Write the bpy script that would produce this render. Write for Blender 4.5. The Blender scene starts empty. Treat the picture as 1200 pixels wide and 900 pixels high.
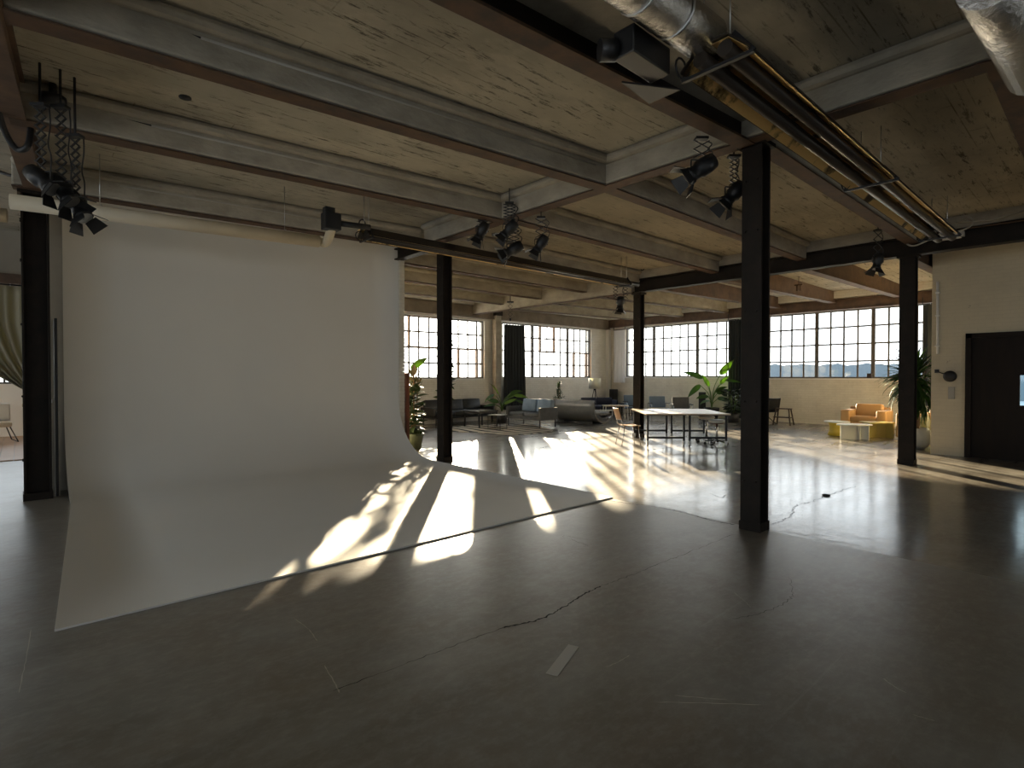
import bpy, bmesh, math, random
from mathutils import Vector, Matrix, Quaternion
R = math.radians
rnd = random.Random(7)
scn = bpy.context.scene
col = scn.collection

# ------------------------------------------------------------------ camera, sky, sun, exposure
EYE = 1.55; AZ = R(48); PITCH = R(0.8); FPX = 640.0
cam_d = bpy.data.cameras.new('camera'); cam = bpy.data.objects.new('camera', cam_d); col.objects.link(cam)
cam.location = (0, 0, EYE); cam.rotation_euler = (R(90) - PITCH, 0, AZ - R(90))
cam_d.sensor_fit = 'HORIZONTAL'; cam_d.sensor_width = 36.0; cam_d.lens = 36.0 * FPX / 1200.0
cam_d.clip_start = 0.05; cam_d.clip_end = 3000
scn.camera = cam

SUN_AZ = R(50.8); SUN_EL = R(13.7); SKY_BASE = 2.5; SKY_GLOW = 10.0
w = bpy.data.worlds.new('sky'); scn.world = w; w.use_nodes = True
nt = w.node_tree; nt.nodes.clear()
wo = nt.nodes.new('ShaderNodeOutputWorld'); bg = nt.nodes.new('ShaderNodeBackground')
tc = nt.nodes.new('ShaderNodeTexCoord'); sx = nt.nodes.new('ShaderNodeSeparateXYZ'); rp = nt.nodes.new('ShaderNodeValToRGB')
nt.links.new(tc.outputs['Generated'], sx.inputs[0]); nt.links.new(sx.outputs['Z'], rp.inputs[0])
rp.color_ramp.elements[0].position = 0.0; rp.color_ramp.elements[0].color = (0.93, 0.96, 1.0, 1)
rp.color_ramp.elements[1].position = 0.6; rp.color_ramp.elements[1].color = (0.66, 0.78, 0.92, 1)
SUN_DIR = (math.cos(SUN_AZ) * math.cos(SUN_EL), math.sin(SUN_AZ) * math.cos(SUN_EL), math.sin(SUN_EL))
def wmath(op, a, b=None):
    x = nt.nodes.new('ShaderNodeMath'); x.operation = op
    for k, v in enumerate((a, b)):
        if v is None: continue
        if hasattr(v, 'links'): nt.links.new(v, x.inputs[k])
        else: x.inputs[k].default_value = v
    return x.outputs[0]
dp = nt.nodes.new('ShaderNodeVectorMath'); dp.operation = 'DOT_PRODUCT'; nt.links.new(tc.outputs['Generated'], dp.inputs[0]); dp.inputs[1].default_value = SUN_DIR
ang = wmath('ARCCOSINE', wmath('MINIMUM', dp.outputs['Value'], 0.999999))          # angle from the sun: hazy glow falling off round it
glow = wmath('MULTIPLY', wmath('EXPONENT', wmath('MULTIPLY', ang, -1.0 / R(11))), SKY_GLOW)
gc = nt.nodes.new('ShaderNodeVectorMath'); gc.operation = 'SCALE'; gc.inputs[0].default_value = (1.0, 0.90, 0.74); nt.links.new(glow, gc.inputs[3])
bs = nt.nodes.new('ShaderNodeVectorMath'); bs.operation = 'SCALE'; nt.links.new(rp.outputs[0], bs.inputs[0]); bs.inputs[3].default_value = SKY_BASE
ads = nt.nodes.new('ShaderNodeVectorMath'); nt.links.new(gc.outputs[0], ads.inputs[0]); nt.links.new(bs.outputs[0], ads.inputs[1])
nt.links.new(ads.outputs[0], bg.inputs[0]); bg.inputs[1].default_value = 1.0
nt.links.new(bg.outputs[0], wo.inputs[0])
sd = bpy.data.lights.new('sun', 'SUN'); sd.energy = 42.0; sd.angle = R(0.9); sd.color = (1.0, 0.80, 0.55)
sun = bpy.data.objects.new('sun', sd); col.objects.link(sun)
sv = Vector((math.cos(SUN_AZ) * math.cos(SUN_EL), math.sin(SUN_AZ) * math.cos(SUN_EL), math.sin(SUN_EL)))
sun.rotation_euler = sv.to_track_quat('Z', 'Y').to_euler(); sun.location = sv * 40
def portal(c, nrm, sx_, sy_):            # tells the renderer where daylight enters; gives no light itself
    d = bpy.data.lights.new('daylight_portal', 'AREA'); d.shape = 'RECTANGLE'; d.size = sx_; d.size_y = sy_; d.cycles.is_portal = True
    o = bpy.data.objects.new('daylight_portal', d); col.objects.link(o); o.location = c
    o.rotation_euler = Vector(nrm).to_track_quat('-Z', 'Y').to_euler()
scn.view_settings.view_transform = 'Standard'; scn.view_settings.look = 'None'
scn.view_settings.gamma = 1.0; scn.view_settings.use_curve_mapping = False
scn.view_settings.exposure = 0.56
scn.cycles.max_bounces = 10; scn.cycles.diffuse_bounces = 6; scn.cycles.glossy_bounces = 4
scn.cycles.transparent_max_bounces = 16; scn.cycles.sample_clamp_indirect = 8.0
scn.cycles.caustics_reflective = False; scn.cycles.caustics_refractive = False

# ------------------------------------------------------------------ measuring (pixel of the photograph -> point in the room)
FW = Vector((math.cos(AZ) * math.cos(PITCH), math.sin(AZ) * math.cos(PITCH), -math.sin(PITCH)))
RT = Vector((math.sin(AZ), -math.cos(AZ), 0)); UP = RT.cross(FW); EYEP = Vector((0, 0, EYE))
def ray(px, py): return FW + RT * ((px - 600) / FPX) + UP * ((450 - py) / FPX)
def at(px, py, z=0.0):
    d = ray(px, py); return EYEP + d * ((z - EYE) / d.z)
def onx(px, py, x):
    d = ray(px, py); return EYEP + d * (x / d.x)
def ony(px, py, y):
    d = ray(px, py); return EYEP + d * (y / d.y)
def dep(px, py, fwd):                    # point at a given distance along the view axis
    d = ray(px, py); return EYEP + d * fwd
PXM = lambda fwd: fwd / FPX              # metres per pixel at that distance

# ------------------------------------------------------------------ materials
MATS = {}
def mat(name, c, rough=0.6, metal=0.0, c2=None, scale=4.0, bump=0.0, stretch=(1, 1, 1), spec=0.5, bscale=None, lo=0.35, hi=0.65, trans=0.0, emit=None, rough2=None):
    m = bpy.data.materials.new(name); m.use_nodes = True; MATS[name] = m
    n = m.node_tree; p = n.nodes['Principled BSDF']
    p.inputs['Base Color'].default_value = (*c, 1); p.inputs['Roughness'].default_value = rough
    p.inputs['Metallic'].default_value = metal; p.inputs['Specular IOR Level'].default_value = spec
    p.inputs['Subsurface Weight'].default_value = 0
    if c2 or bump or rough2 is not None:
        t = n.nodes.new('ShaderNodeTexCoord'); mp = n.nodes.new('ShaderNodeMapping'); mp.inputs['Scale'].default_value = stretch
        n.links.new(t.outputs['Object'], mp.inputs[0])
        ns = n.nodes.new('ShaderNodeTexNoise'); ns.inputs['Scale'].default_value = scale; ns.inputs['Detail'].default_value = 7; ns.inputs['Roughness'].default_value = 0.62
        n.links.new(mp.outputs[0], ns.inputs[0])
        rmp = n.nodes.new('ShaderNodeValToRGB'); rmp.color_ramp.elements[0].position = lo; rmp.color_ramp.elements[1].position = hi
        rmp.color_ramp.elements[0].color = (*(c2 or c), 1); rmp.color_ramp.elements[1].color = (*c, 1)
        n.links.new(ns.outputs[0], rmp.inputs[0])
        if c2: n.links.new(rmp.outputs[0], p.inputs['Base Color'])
        if rough2 is not None:
            mr = n.nodes.new('ShaderNodeMapRange'); mr.inputs[1].default_value = lo; mr.inputs[2].default_value = hi
            mr.inputs[3].default_value = rough; mr.inputs[4].default_value = rough2
            n.links.new(ns.outputs[0], mr.inputs[0]); n.links.new(mr.outputs[0], p.inputs['Roughness'])
        if bump:
            b = n.nodes.new('ShaderNodeBump'); b.inputs['Strength'].default_value = bump; b.inputs['Distance'].default_value = 0.02
            if bscale:
                ns2 = n.nodes.new('ShaderNodeTexNoise'); ns2.inputs['Scale'].default_value = bscale; ns2.inputs['Detail'].default_value = 4
                n.links.new(mp.outputs[0], ns2.inputs[0]); n.links.new(ns2.outputs[0], b.inputs['Height'])
            else: n.links.new(ns.outputs[0], b.inputs['Height'])
            n.links.new(b.outputs[0], p.inputs['Normal'])
    if trans: p.inputs['Transmission Weight'].default_value = trans
    return m
def nodes(m): return m.node_tree.nodes, m.node_tree.links, m.node_tree.nodes['Principled BSDF']
def mixc(n, l, fac, a, b, mode='MIX'):
    x = n.new('ShaderNodeMix'); x.data_type = 'RGBA'; x.blend_type = mode
    for s, v in ((0, fac), (6, a), (7, b)):
        if hasattr(v, 'links'): l.new(v, x.inputs[s])
        else: x.inputs[s].default_value = v if s == 0 else (*v, 1)
    return x.outputs[2]
def ramp(n, l, src, p0, p1, c0=(0, 0, 0), c1=(1, 1, 1)):
    r = n.new('ShaderNodeValToRGB'); e = r.color_ramp.elements; e[0].position = p0; e[1].position = p1; e[0].color = (*c0, 1); e[1].color = (*c1, 1)
    l.new(src, r.inputs[0]); return r.outputs[0]
def noise(n, l, vec, scale, detail=6, rough=0.6, stretch=(1, 1, 1), rot=0.0, dist=0.0):
    mp = n.new('ShaderNodeMapping'); mp.inputs['Scale'].default_value = stretch; mp.inputs['Rotation'].default_value = (0, 0, rot); l.new(vec, mp.inputs[0])
    t = n.new('ShaderNodeTexNoise'); t.inputs['Scale'].default_value = scale; t.inputs['Detail'].default_value = detail; t.inputs['Roughness'].default_value = rough
    t.inputs['Distortion'].default_value = dist
    l.new(mp.outputs[0], t.inputs[0]); return t.outputs[0]

def floor_material():
    m = mat('polished_concrete', (0.1, 0.095, 0.085), 0.2); n, l, p = nodes(m)
    t = n.new('ShaderNodeTexCoord').outputs['Object']
    big = noise(n, l, t, 0.45, 4, 0.55); mid = noise(n, l, t, 1.9, 8, 0.7, (1, 1, 1), 0.4); fine = noise(n, l, t, 11, 8, 0.75, (1, 1.6, 1), .2)
    str_ = noise(n, l, t, 1.7, 5, 0.58, (0.45, 2.0, 1), 0.35); scr = noise(n, l, t, 4.0, 5, 0.6, (0.10, 6.0, 1), -0.6)
    c = mixc(n, l, ramp(n, l, big, 0.44, 0.66), (0.130, 0.092, 0.056), (0.158, 0.142, 0.112))
    c = mixc(n, l, ramp(n, l, mid, 0.42, 0.68), c, (0.220, 0.205, 0.172))
    c = mixc(n, l, ramp(n, l, str_, 0.28, 0.60, (.75, .75, .75), (0, 0, 0)), c, (0.080, 0.066, 0.047))
    c = mixc(n, l, ramp(n, l, fine, 0.46, 0.72, (0, 0, 0), (.6, .6, .6)), c, (0.28, 0.262, 0.22))
    c = mixc(n, l, ramp(n, l, scr, 0.62, 0.70, (0, 0, 0), (.22, .22, .22)), c, (0.34, 0.32, 0.27))
    l.new(c, p.inputs['Base Color'])
    ro = n.new('ShaderNodeMapRange'); l.new(str_, ro.inputs[0]); ro.inputs[1].default_value = 0.3; ro.inputs[2].default_value = 0.7; ro.inputs[3].default_value = 0.13; ro.inputs[4].default_value = 0.20
    sp = n.new('ShaderNodeSeparateXYZ'); l.new(t, sp.inputs[0]); gt = n.new('ShaderNodeMapRange'); gt.inputs[1].default_value = 5.54; gt.inputs[2].default_value = 5.62; gt.inputs[3].default_value = 1; gt.inputs[4].default_value = 0; l.new(sp.outputs[0], gt.inputs[0])
    ml = n.new('ShaderNodeMath'); ml.operation = 'MULTIPLY_ADD'; ml.inputs[1].default_value = 0.165; l.new(gt.outputs[0], ml.inputs[0]); l.new(ro.outputs[0], ml.inputs[2])   # the older pour on the near side of the joint is duller
    l.new(ml.outputs[0], p.inputs['Roughness']); p.inputs['Specular IOR Level'].default_value = 1.0
    p.inputs['Coat Weight'].default_value = 0.42; p.inputs['Coat Roughness'].default_value = 0.40; p.inputs['Coat IOR'].default_value = 1.75      # worn sealer
    b = n.new('ShaderNodeBump'); b.inputs['Strength'].default_value = 0.10; b.inputs['Distance'].default_value = 0.02
    l.new(noise(n, l, t, 5.0, 4, 0.6), b.inputs['Height'])
    b2 = n.new('ShaderNodeBump'); b2.inputs['Strength'].default_value = 0.06; b2.inputs['Distance'].default_value = 0.004
    l.new(fine, b2.inputs['Height']); l.new(b.outputs[0], b2.inputs['Normal']); l.new(b2.outputs[0], p.inputs['Normal'])
    return m
def ceiling_material(name, base, board=0.16, flip=False):
    m = mat(name, base, 0.9, spec=0.2); n, l, p = nodes(m)
    t = n.new('ShaderNodeTexCoord').outputs['Object']
    st = (0.55, 3.2, 1)
    a = noise(n, l, t, 0.8, 6, 0.6); s = noise(n, l, t, 4.6, 9, 0.8, st, 0.03); s2 = noise(n, l, t, 1.4, 8, 0.7, (0.8, 1.6, 1)); msk = noise(n, l, t, 0.7, 3, 0.5)
    c = mixc(n, l, ramp(n, l, a, 0.35, 0.65), base, tuple(v * 0.70 for v in base))
    c = mixc(n, l, ramp(n, l, s2, 0.5, 0.75), c, tuple(min(1, v * 1.12) for v in base))
    f = n.new('ShaderNodeMath'); f.operation = 'MULTIPLY'; l.new(ramp(n, l, s, 0.39, 0.45, (.85, .85, .85), (0, 0, 0)), f.inputs[0]); l.new(ramp(n, l, msk, 0.30, 0.52, (.25, .25, .25)), f.inputs[1])
    c = mixc(n, l, f.outputs[0], c, (0.09, 0.08, 0.065))
    br = n.new('ShaderNodeTexBrick'); br.inputs['Scale'].default_value = 1.0; br.inputs['Brick Width'].default_value = 1.7; br.inputs['Row Height'].default_value = board
    br.inputs['Mortar Size'].default_value = 0.006; br.inputs['Color1'].default_value = (1, 1, 1, 1); br.inputs['Color2'].default_value = (.93, .93, .93, 1); br.inputs['Mortar'].default_value = (0.45, 0.43, 0.4, 1)
    l.new(t, br.inputs[0])
    gate = mixc(n, l, ramp(n, l, noise(n, l, t, 1.6, 4, 0.6, (0.6, 2, 1)), 0.50, 0.66), (1, 1, 1), br.outputs[0])
    c = mixc(n, l, 1.0, c, gate, 'MULTIPLY')
    l.new(c, p.inputs['Base Color'])
    b = n.new('ShaderNodeBump'); b.inputs['Strength'].default_value = 0.35; b.inputs['Distance'].default_value = 0.02
    l.new(s, b.inputs['Height']); l.new(b.outputs[0], p.inputs['Normal'])
    return m
def brick_material(name, base, stain=(0.45, 0.40, 0.32), k=1.0):
    m = mat(name, base, 0.75, spec=0.3); n, l, p = nodes(m)
    t = n.new('ShaderNodeTexCoord').outputs['Object']
    mp = n.new('ShaderNodeMapping'); l.new(t, mp.inputs[0])
    cx = n.new('ShaderNodeSeparateXYZ'); l.new(t, cx.inputs[0]); ad = n.new('ShaderNodeMath'); l.new(cx.outputs[0], ad.inputs[0]); l.new(cx.outputs[1], ad.inputs[1])
    cb = n.new('ShaderNodeCombineXYZ'); l.new(ad.outputs[0], cb.inputs[0]); l.new(cx.outputs[2], cb.inputs[1])
    br = n.new('ShaderNodeTexBrick'); br.inputs['Scale'].default_value = 1.0; br.inputs['Brick Width'].default_value = 0.23; br.inputs['Row Height'].default_value = 0.075; br.inputs['Mortar Size'].default_value = 0.009; br.inputs['Mortar Smooth'].default_value = 0.4
    br.inputs['Color1'].default_value = (1, 1, 1, 1); br.inputs['Color2'].default_value = (1 - .09 * k,) * 3 + (1,); br.inputs['Mortar'].default_value = (1 - .17 * k, 1 - .18 * k, 1 - .2 * k, 1)
    l.new(cb.outputs[0], br.inputs[0])
    c = mixc(n, l, ramp(n, l, noise(n, l, t, 1.2, 7, 0.65), 0.45, 0.75), base, tuple(a * 0.6 + b * 0.4 for a, b in zip(base, stain)))
    c = mixc(n, l, ramp(n, l, noise(n, l, t, 9, 8, 0.7), 0.66, 0.72), c, (0.3, 0.24, 0.18))
    c = mixc(n, l, 1.0, c, br.outputs[0], 'MULTIPLY'); l.new(c, p.inputs['Base Color'])
    b = n.new('ShaderNodeBump'); b.inputs['Strength'].default_value = 0.5 * k; b.inputs['Distance'].default_value = 0.012; b.invert = True
    l.new(br.outputs['Fac'], b.inputs['Height']); l.new(b.outputs[0], p.inputs['Normal'])
    return m
def glass_material(name, tint=(1, 1, 1), refl=1.0):
    m = bpy.data.materials.new(name); m.use_nodes = True; n = m.node_tree.nodes; l = m.node_tree.links; n.clear()
    o = n.new('ShaderNodeOutputMaterial'); tr = n.new('ShaderNodeBsdfTransparent'); gl = n.new('ShaderNodeBsdfGlossy'); mx = n.new('ShaderNodeMixShader'); fr = n.new('ShaderNodeFresnel')
    tr.inputs[0].default_value = (*tint, 1); gl.inputs['Roughness'].default_value = 0.03; ge = n.new('ShaderNodeNewGeometry'); mr = n.new('ShaderNodeMapRange'); mr.inputs[3].default_value = 1.45; mr.inputs[4].default_value = 1 / 1.45
    l.new(ge.outputs['Backfacing'], mr.inputs[0]); l.new(mr.outputs[0], fr.inputs[0])      # same reflectance leaving the pane as entering it
    l.new(fr.outputs[0], mx.inputs[0]); l.new(tr.outputs[0], mx.inputs[1]); l.new(gl.outputs[0], mx.inputs[2]); l.new(mx.outputs[0], o.inputs[0]); return m
def leaf_material(name, c, c2, t=0.35):
    m = mat(name, c, 0.55, c2=c2, scale=6, spec=0.3); n, l, p = nodes(m)
    o = [x for x in n if x.type == 'OUTPUT_MATERIAL'][0]
    tl = n.new('ShaderNodeBsdfTranslucent'); tl.inputs[0].default_value = (min(1, c[0] * 1.3), min(1, c[1] * 1.3), c[2], 1); mx = n.new('ShaderNodeMixShader'); mx.inputs[0].default_value = t
    l.new(p.outputs[0], mx.inputs[1]); l.new(tl.outputs[0], mx.inputs[2]); l.new(mx.outputs[0], o.inputs[0]); return m

M_FLOOR = floor_material()
M_CEIL = ceiling_material('board_marked_concrete', (0.56, 0.515, 0.415))
M_CASE = mat('beam_concrete', (0.46, 0.42, 0.345), 0.9, c2=(0.32, 0.29, 0.235), scale=2.5, bump=0.3, stretch=(1, 1, 2), spec=0.2, bscale=18)
M_FLANGE = mat('rusty_flange', (0.12, 0.062, 0.030), 0.75, c2=(0.055, 0.034, 0.022), scale=5, bump=0.2)
M_STEEL = mat('dark_steel', (0.021, 0.0145, 0.010), 0.6, c2=(0.012, 0.009, 0.0065), scale=6, bump=0.12, bscale=40, spec=0.22)
M_PERIM = mat('perimeter_beam_paint', (0.24, 0.20, 0.155), 0.8, c2=(0.17, 0.135, 0.10), scale=3, bump=0.2)
M_STEELB = mat('brown_steel', (0.15, 0.090, 0.055), 0.65, c2=(0.08, 0.05, 0.034), scale=4, bump=0.2)
M_BRICK = brick_material('painted_brick', (0.82, 0.80, 0.75), k=.7)
M_BRICKW = brick_material('cream_brick', (0.80, 0.76, 0.66), k=.6)
M_WALLR = brick_material('cream_wall_paint', (0.66, 0.59, 0.44), k=.3)
M_DARKW = mat('back_room_wall', (0.42, 0.38, 0.31), 0.9, c2=(0.36, 0.32, 0.26), scale=1.5)
M_CYC = mat('white_backdrop_paint', (0.79, 0.765, 0.71), 0.75, c2=(0.775, 0.75, 0.695), scale=1.2, spec=0.25)
M_WOOD = mat('plank_floor_wood', (0.52, 0.32, 0.19), 0.45, c2=(0.42, 0.25, 0.14), scale=3, stretch=(1, 6, 1))
M_FRAME = mat('window_frame_paint', (0.12, 0.105, 0.09), 0.6)
M_FRAMEB = mat('window_frame_rust', (0.26, 0.17, 0.11), 0.6)
M_GLASS = glass_material('pane_glass', (0.93, 0.95, 0.95))
M_VASE = glass_material('vase_glass', (0.86, 0.93, 0.9))
M_HAZE = mat('hazy_land', (0.30, 0.32, 0.33), 1.0, c2=(0.26, 0.28, 0.29), scale=0.02)  # haze put into the colour, kept pale to bounce light up inside
M_TREES = mat('hazy_trees', (0.15, 0.18, 0.20), 1.0, c2=(0.13, 0.16, 0.18), scale=0.02)  # blue distance haze is mixed into the colour
M_BLACK = mat('black_metal', (0.012, 0.012, 0.013), 0.45)
M_BLKP = mat('black_plastic', (0.015, 0.015, 0.016), 0.5)
M_CHROME = mat('chrome', (0.75, 0.75, 0.75), 0.18, 1.0)
M_ALU = mat('aluminium', (0.55, 0.55, 0.54), 0.35, 1.0)
M_FOIL = mat('foil', (0.72, 0.70, 0.67), 0.22, 1.0, bump=0.9, scale=14, stretch=(1, 1, 1))
M_REFL = mat('reflector_sheet_glints', (0.95, 0.70, 0.32), 0.4, 1.0, c2=(0.10, 0.07, 0.04), scale=1.6, lo=0.40, hi=0.46)  # gold patches are reflected daylight painted into the colour
M_HOUS = mat('heater_steel', (0.05, 0.04, 0.032), 0.4, 0.6)
M_PVC = mat('cream_pipe', (0.62, 0.54, 0.40), 0.6, c2=(0.56, 0.48, 0.35), scale=3)
M_COND = mat('conduit_grey', (0.42, 0.39, 0.33), 0.5)
M_WHITE = mat('white_paint', (0.82, 0.81, 0.78), 0.5)
M_LEATHER = mat('black_leather', (0.022, 0.024, 0.026), 0.4, c2=(0.016, 0.017, 0.019), scale=6, bump=0.15, bscale=30)
M_GREYF = mat('grey_upholstery', (0.12, 0.125, 0.13), 0.8, c2=(0.09, 0.095, 0.10), scale=8)
M_BLUEC = mat('blue_grey_cushion', (0.20, 0.27, 0.36), 0.8, c2=(0.16, 0.22, 0.30), scale=5)
M_NAVY = mat('navy_upholstery', (0.025, 0.032, 0.06), 0.7)
M_WAVE = mat('grey_leatherette', (0.19, 0.18, 0.16), 0.33, c2=(0.15, 0.145, 0.13), scale=4)
M_TAN = mat('tan_leather', (0.52, 0.32, 0.14), 0.55, c2=(0.46, 0.28, 0.12), scale=3, bump=0.1)
M_TABW = mat('table_top_ply', (0.72, 0.60, 0.46), 0.35, c2=(0.66, 0.54, 0.40), scale=3, stretch=(1, 8, 1))
M_SEATW = mat('chair_plywood', (0.50, 0.28, 0.12), 0.4, c2=(0.42, 0.22, 0.09), scale=4, stretch=(1, 6, 1))
M_YEL = mat('yellow_lacquer', (0.72, 0.52, 0.05), 0.35)
M_OLIVE = mat('olive_yellow_lacquer', (0.48, 0.42, 0.14), 0.4)
M_OFFW = mat('off_white_lacquer', (0.74, 0.75, 0.70), 0.4)
M_STOOLP = mat('stool_cushion', (0.70, 0.64, 0.55), 0.7)
M_DKWOOD = mat('dark_wood', (0.045, 0.026, 0.018), 0.5, c2=(0.03, 0.018, 0.012), scale=5, stretch=(1, 1, 6))
M_DOOR = mat('dark_door', (0.017, 0.011, 0.0075), 0.6, c2=(0.011, 0.0075, 0.0055), scale=3, stretch=(4, 4, 0.5), spec=0.2)
M_CORTEN = mat('corten_board', (0.20, 0.055, 0.022), 0.6, c2=(0.10, 0.03, 0.015), scale=3)
M_CURB = mat('charcoal_curtain', (0.030, 0.036, 0.040), 0.9)
M_CURL = leaf_material('greige_curtain', (0.42, 0.385, 0.29), (0.40, 0.365, 0.27), 0.35)
M_CURW = mat('white_curtain', (0.80, 0.82, 0.84), 0.9)
M_POTG = mat('green_pot', (0.10, 0.12, 0.065), 0.5, c2=(0.075, 0.09, 0.05), scale=6)
M_POTW = mat('white_pot', (0.66, 0.65, 0.58), 0.5)
M_POTD = mat('dark_pot', (0.03, 0.03, 0.032), 0.6)
M_SOIL = mat('soil', (0.03, 0.02, 0.012), 1.0)
M_TRUNK = mat('trunk', (0.32, 0.20, 0.10), 0.8, c2=(0.20, 0.12, 0.06), scale=12, bump=0.4)
M_STEM = mat('stem_green', (0.12, 0.20, 0.05), 0.6)
M_LFIG = leaf_material('fig_leaf', (0.050, 0.085, 0.030), (0.03, 0.045, 0.02), 0.25)
M_LFIGN = leaf_material('fig_leaf_young', (0.22, 0.19, 0.11), (0.16, 0.125, 0.075), 0.3)
M_LBAN = leaf_material('banana_leaf', (0.075, 0.15, 0.035), (0.055, 0.12, 0.028), 0.35)
M_LBRI = leaf_material('bright_leaf', (0.20, 0.33, 0.065), (0.15, 0.27, 0.05), 0.4)
M_LYUC = leaf_material('yucca_leaf', (0.045, 0.12, 0.022), (0.028, 0.08, 0.016), 0.35)
M_LCON = leaf_material('conifer_leaf', (0.05, 0.08, 0.03), (0.03, 0.05, 0.02), 0.2)
M_SHADE = leaf_material('linen_shade', (0.68, 0.66, 0.64), (0.66, 0.64, 0.62), 0.4)
M_CRACK = mat('crack_fill', (0.012, 0.010, 0.008), 0.9)
M_TAPE = mat('tape', (0.50, 0.46, 0.39), 0.6)
M_RUG = None

# ------------------------------------------------------------------ mesh builder
class MB:
    def __init__(s): s.v = []; s.f = []; s.sm = []
    def add(s, vs, fs, smooth=False):
        k = len(s.v); s.v += [tuple(v) for v in vs]; s.f += [tuple(i + k for i in f) for f in fs]; s.sm += [smooth] * len(fs); return s
    def box(s, c, d, rz=0.0, rx=0.0, ry=0.0, M=None):
        m = Matrix.Rotation(rz, 3, 'Z') @ Matrix.Rotation(ry, 3, 'Y') @ Matrix.Rotation(rx, 3, 'X'); c = Vector(c); vs = []
        for z in (-.5, .5):
            for y in (-.5, .5):
                for x in (-.5, .5):
                    p = c + m @ Vector((x * d[0], y * d[1], z * d[2])); vs.append(M @ p if M else p)
        return s.add(vs, [(0, 2, 3, 1), (4, 5, 7, 6), (0, 1, 5, 4), (2, 6, 7, 3), (0, 4, 6, 2), (1, 3, 7, 5)])
    def lohi(s, a, b): return s.box([(x + y) / 2 for x, y in zip(a, b)], [abs(y - x) for x, y in zip(a, b)])
    def bar(s, p, q, wd, ht, up=(0, 0, 1)):
        p = Vector(p); q = Vector(q); d = (q - p).normalized(); sd_ = d.cross(Vector(up))
        if sd_.length < 1e-4: sd_ = d.cross(Vector((1, 0, 0)))
        sd_.normalize(); u = sd_.cross(d); vs = []
        for e in (p, q):
            for a, b in ((-1, -1), (1, -1), (1, 1), (-1, 1)): vs.append(e + sd_ * a * wd / 2 + u * b * ht / 2)
        return s.add(vs, [(3, 2, 1, 0), (4, 5, 6, 7), (0, 1, 5, 4), (1, 2, 6, 5), (2, 3, 7, 6), (3, 0, 4, 7)])
    def tube(s, pts, r, n=8, smooth=True):
        pts = [Vector(p) for p in pts]; rs = r if isinstance(r, (list, tuple)) else [r] * len(pts); vs = []; fs = []; ref = None
        for i, p in enumerate(pts):
            d = (pts[min(i + 1, len(pts) - 1)] - pts[max(i - 1, 0)]).normalized()
            if ref is None: ref = d.cross(Vector((0, 0, 1)) if abs(d.z) < .95 else Vector((1, 0, 0))).normalized()
            ref = (ref - d * ref.dot(d)).normalized(); b = d.cross(ref)
            for k in range(n):
                a = 2 * math.pi * k / n; vs.append(p + (ref * math.cos(a) + b * math.sin(a)) * rs[i])
        for i in range(len(pts) - 1):
            for k in range(n): fs.append((i * n + k, i * n + (k + 1) % n, (i + 1) * n + (k + 1) % n, (i + 1) * n + k))
        s.add(vs, fs, smooth); k0 = len(s.v) - len(vs)
        s.f.append(tuple(k0 + k for k in reversed(range(n)))); s.f.append(tuple(k0 + (len(pts) - 1) * n + k for k in range(n))); s.sm += [False, False]
        return s
    def lathe(s, prof, c=(0, 0, 0), n=20, M=None, smooth=True):
        c = Vector(c); vs = []; fs = []
        for r, z in prof:
            for k in range(n):
                a = 2 * math.pi * k / n; p = Vector((r * math.cos(a), r * math.sin(a), z)); vs.append((M @ p if M else p) + c)
        for i in range(len(prof) - 1):
            for k in range(n): fs.append((i * n + k, i * n + (k + 1) % n, (i + 1) * n + (k + 1) % n, (i + 1) * n + k))
        k0 = len(s.v); s.add(vs, fs, smooth)
        if prof[0][0] > 1e-5: s.f.append(tuple(k0 + k for k in reversed(range(n)))); s.sm.append(False)
        if prof[-1][0] > 1e-5: s.f.append(tuple(k0 + (len(prof) - 1) * n + k for k in range(n))); s.sm.append(False)
        return s
    def extrude(s, poly, vec, smooth=False):       # closed outline of 3D points pushed along vec
        n = len(poly); vec = Vector(vec); a = [Vector(p) for p in poly]; vs = a + [p + vec for p in a]
        s.add(vs, [tuple(reversed(range(n))), tuple(range(n, 2 * n))])
        return s.add(vs, [(i, (i + 1) % n, n + (i + 1) % n, n + i) for i in range(n)], smooth)
    def sheet(s, rows, th, smooth=True):           # grid of points given thickness along its normals
        nr = len(rows); nc = len(rows[0]); P = [[Vector(p) for p in r] for r in rows]; vs = []; 
        for sg in (.5, -.5):
            for i in range(nr):
                for j in range(nc):
                    a = P[min(i + 1, nr - 1)][j] - P[max(i - 1, 0)][j]; b = P[i][min(j + 1, nc - 1)] - P[i][max(j - 1, 0)]
                    nn = a.cross(b); nn = nn.normalized() if nn.length > 1e-9 else Vector((0, 0, 1)); vs.append(P[i][j] + nn * th * sg)
        N = nr * nc; fs = []
        for i in range(nr - 1):
            for j in range(nc - 1):
                q = (i * nc + j, i * nc + j + 1, (i + 1) * nc + j + 1, (i + 1) * nc + j); fs.append(tuple(reversed(q))); fs.append(tuple(k + N for k in q))
        s.add(vs, fs, smooth)
        k0 = len(s.v) - 2 * N; ed = [(i * nc, (i + 1) * nc) for i in range(nr - 1)] + [((i + 1) * nc + nc - 1, i * nc + nc - 1) for i in range(nr - 1)] + [(j + 1, j) for j in range(nc - 1)] + [((nr - 1) * nc + j, (nr - 1) * nc + j + 1) for j in range(nc - 1)]
        for a, b in ed: s.f.append((k0 + a, k0 + b, k0 + b + N, k0 + a + N)); s.sm.append(False)
        return s
    def mesh(s, name, m):
        me = bpy.data.meshes.new(name); me.from_pydata(s.v, [], s.f); me.update()
        for p, q in zip(me.polygons, s.sm): p.use_smooth = q
        if m: me.materials.append(m)
        return me
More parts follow.
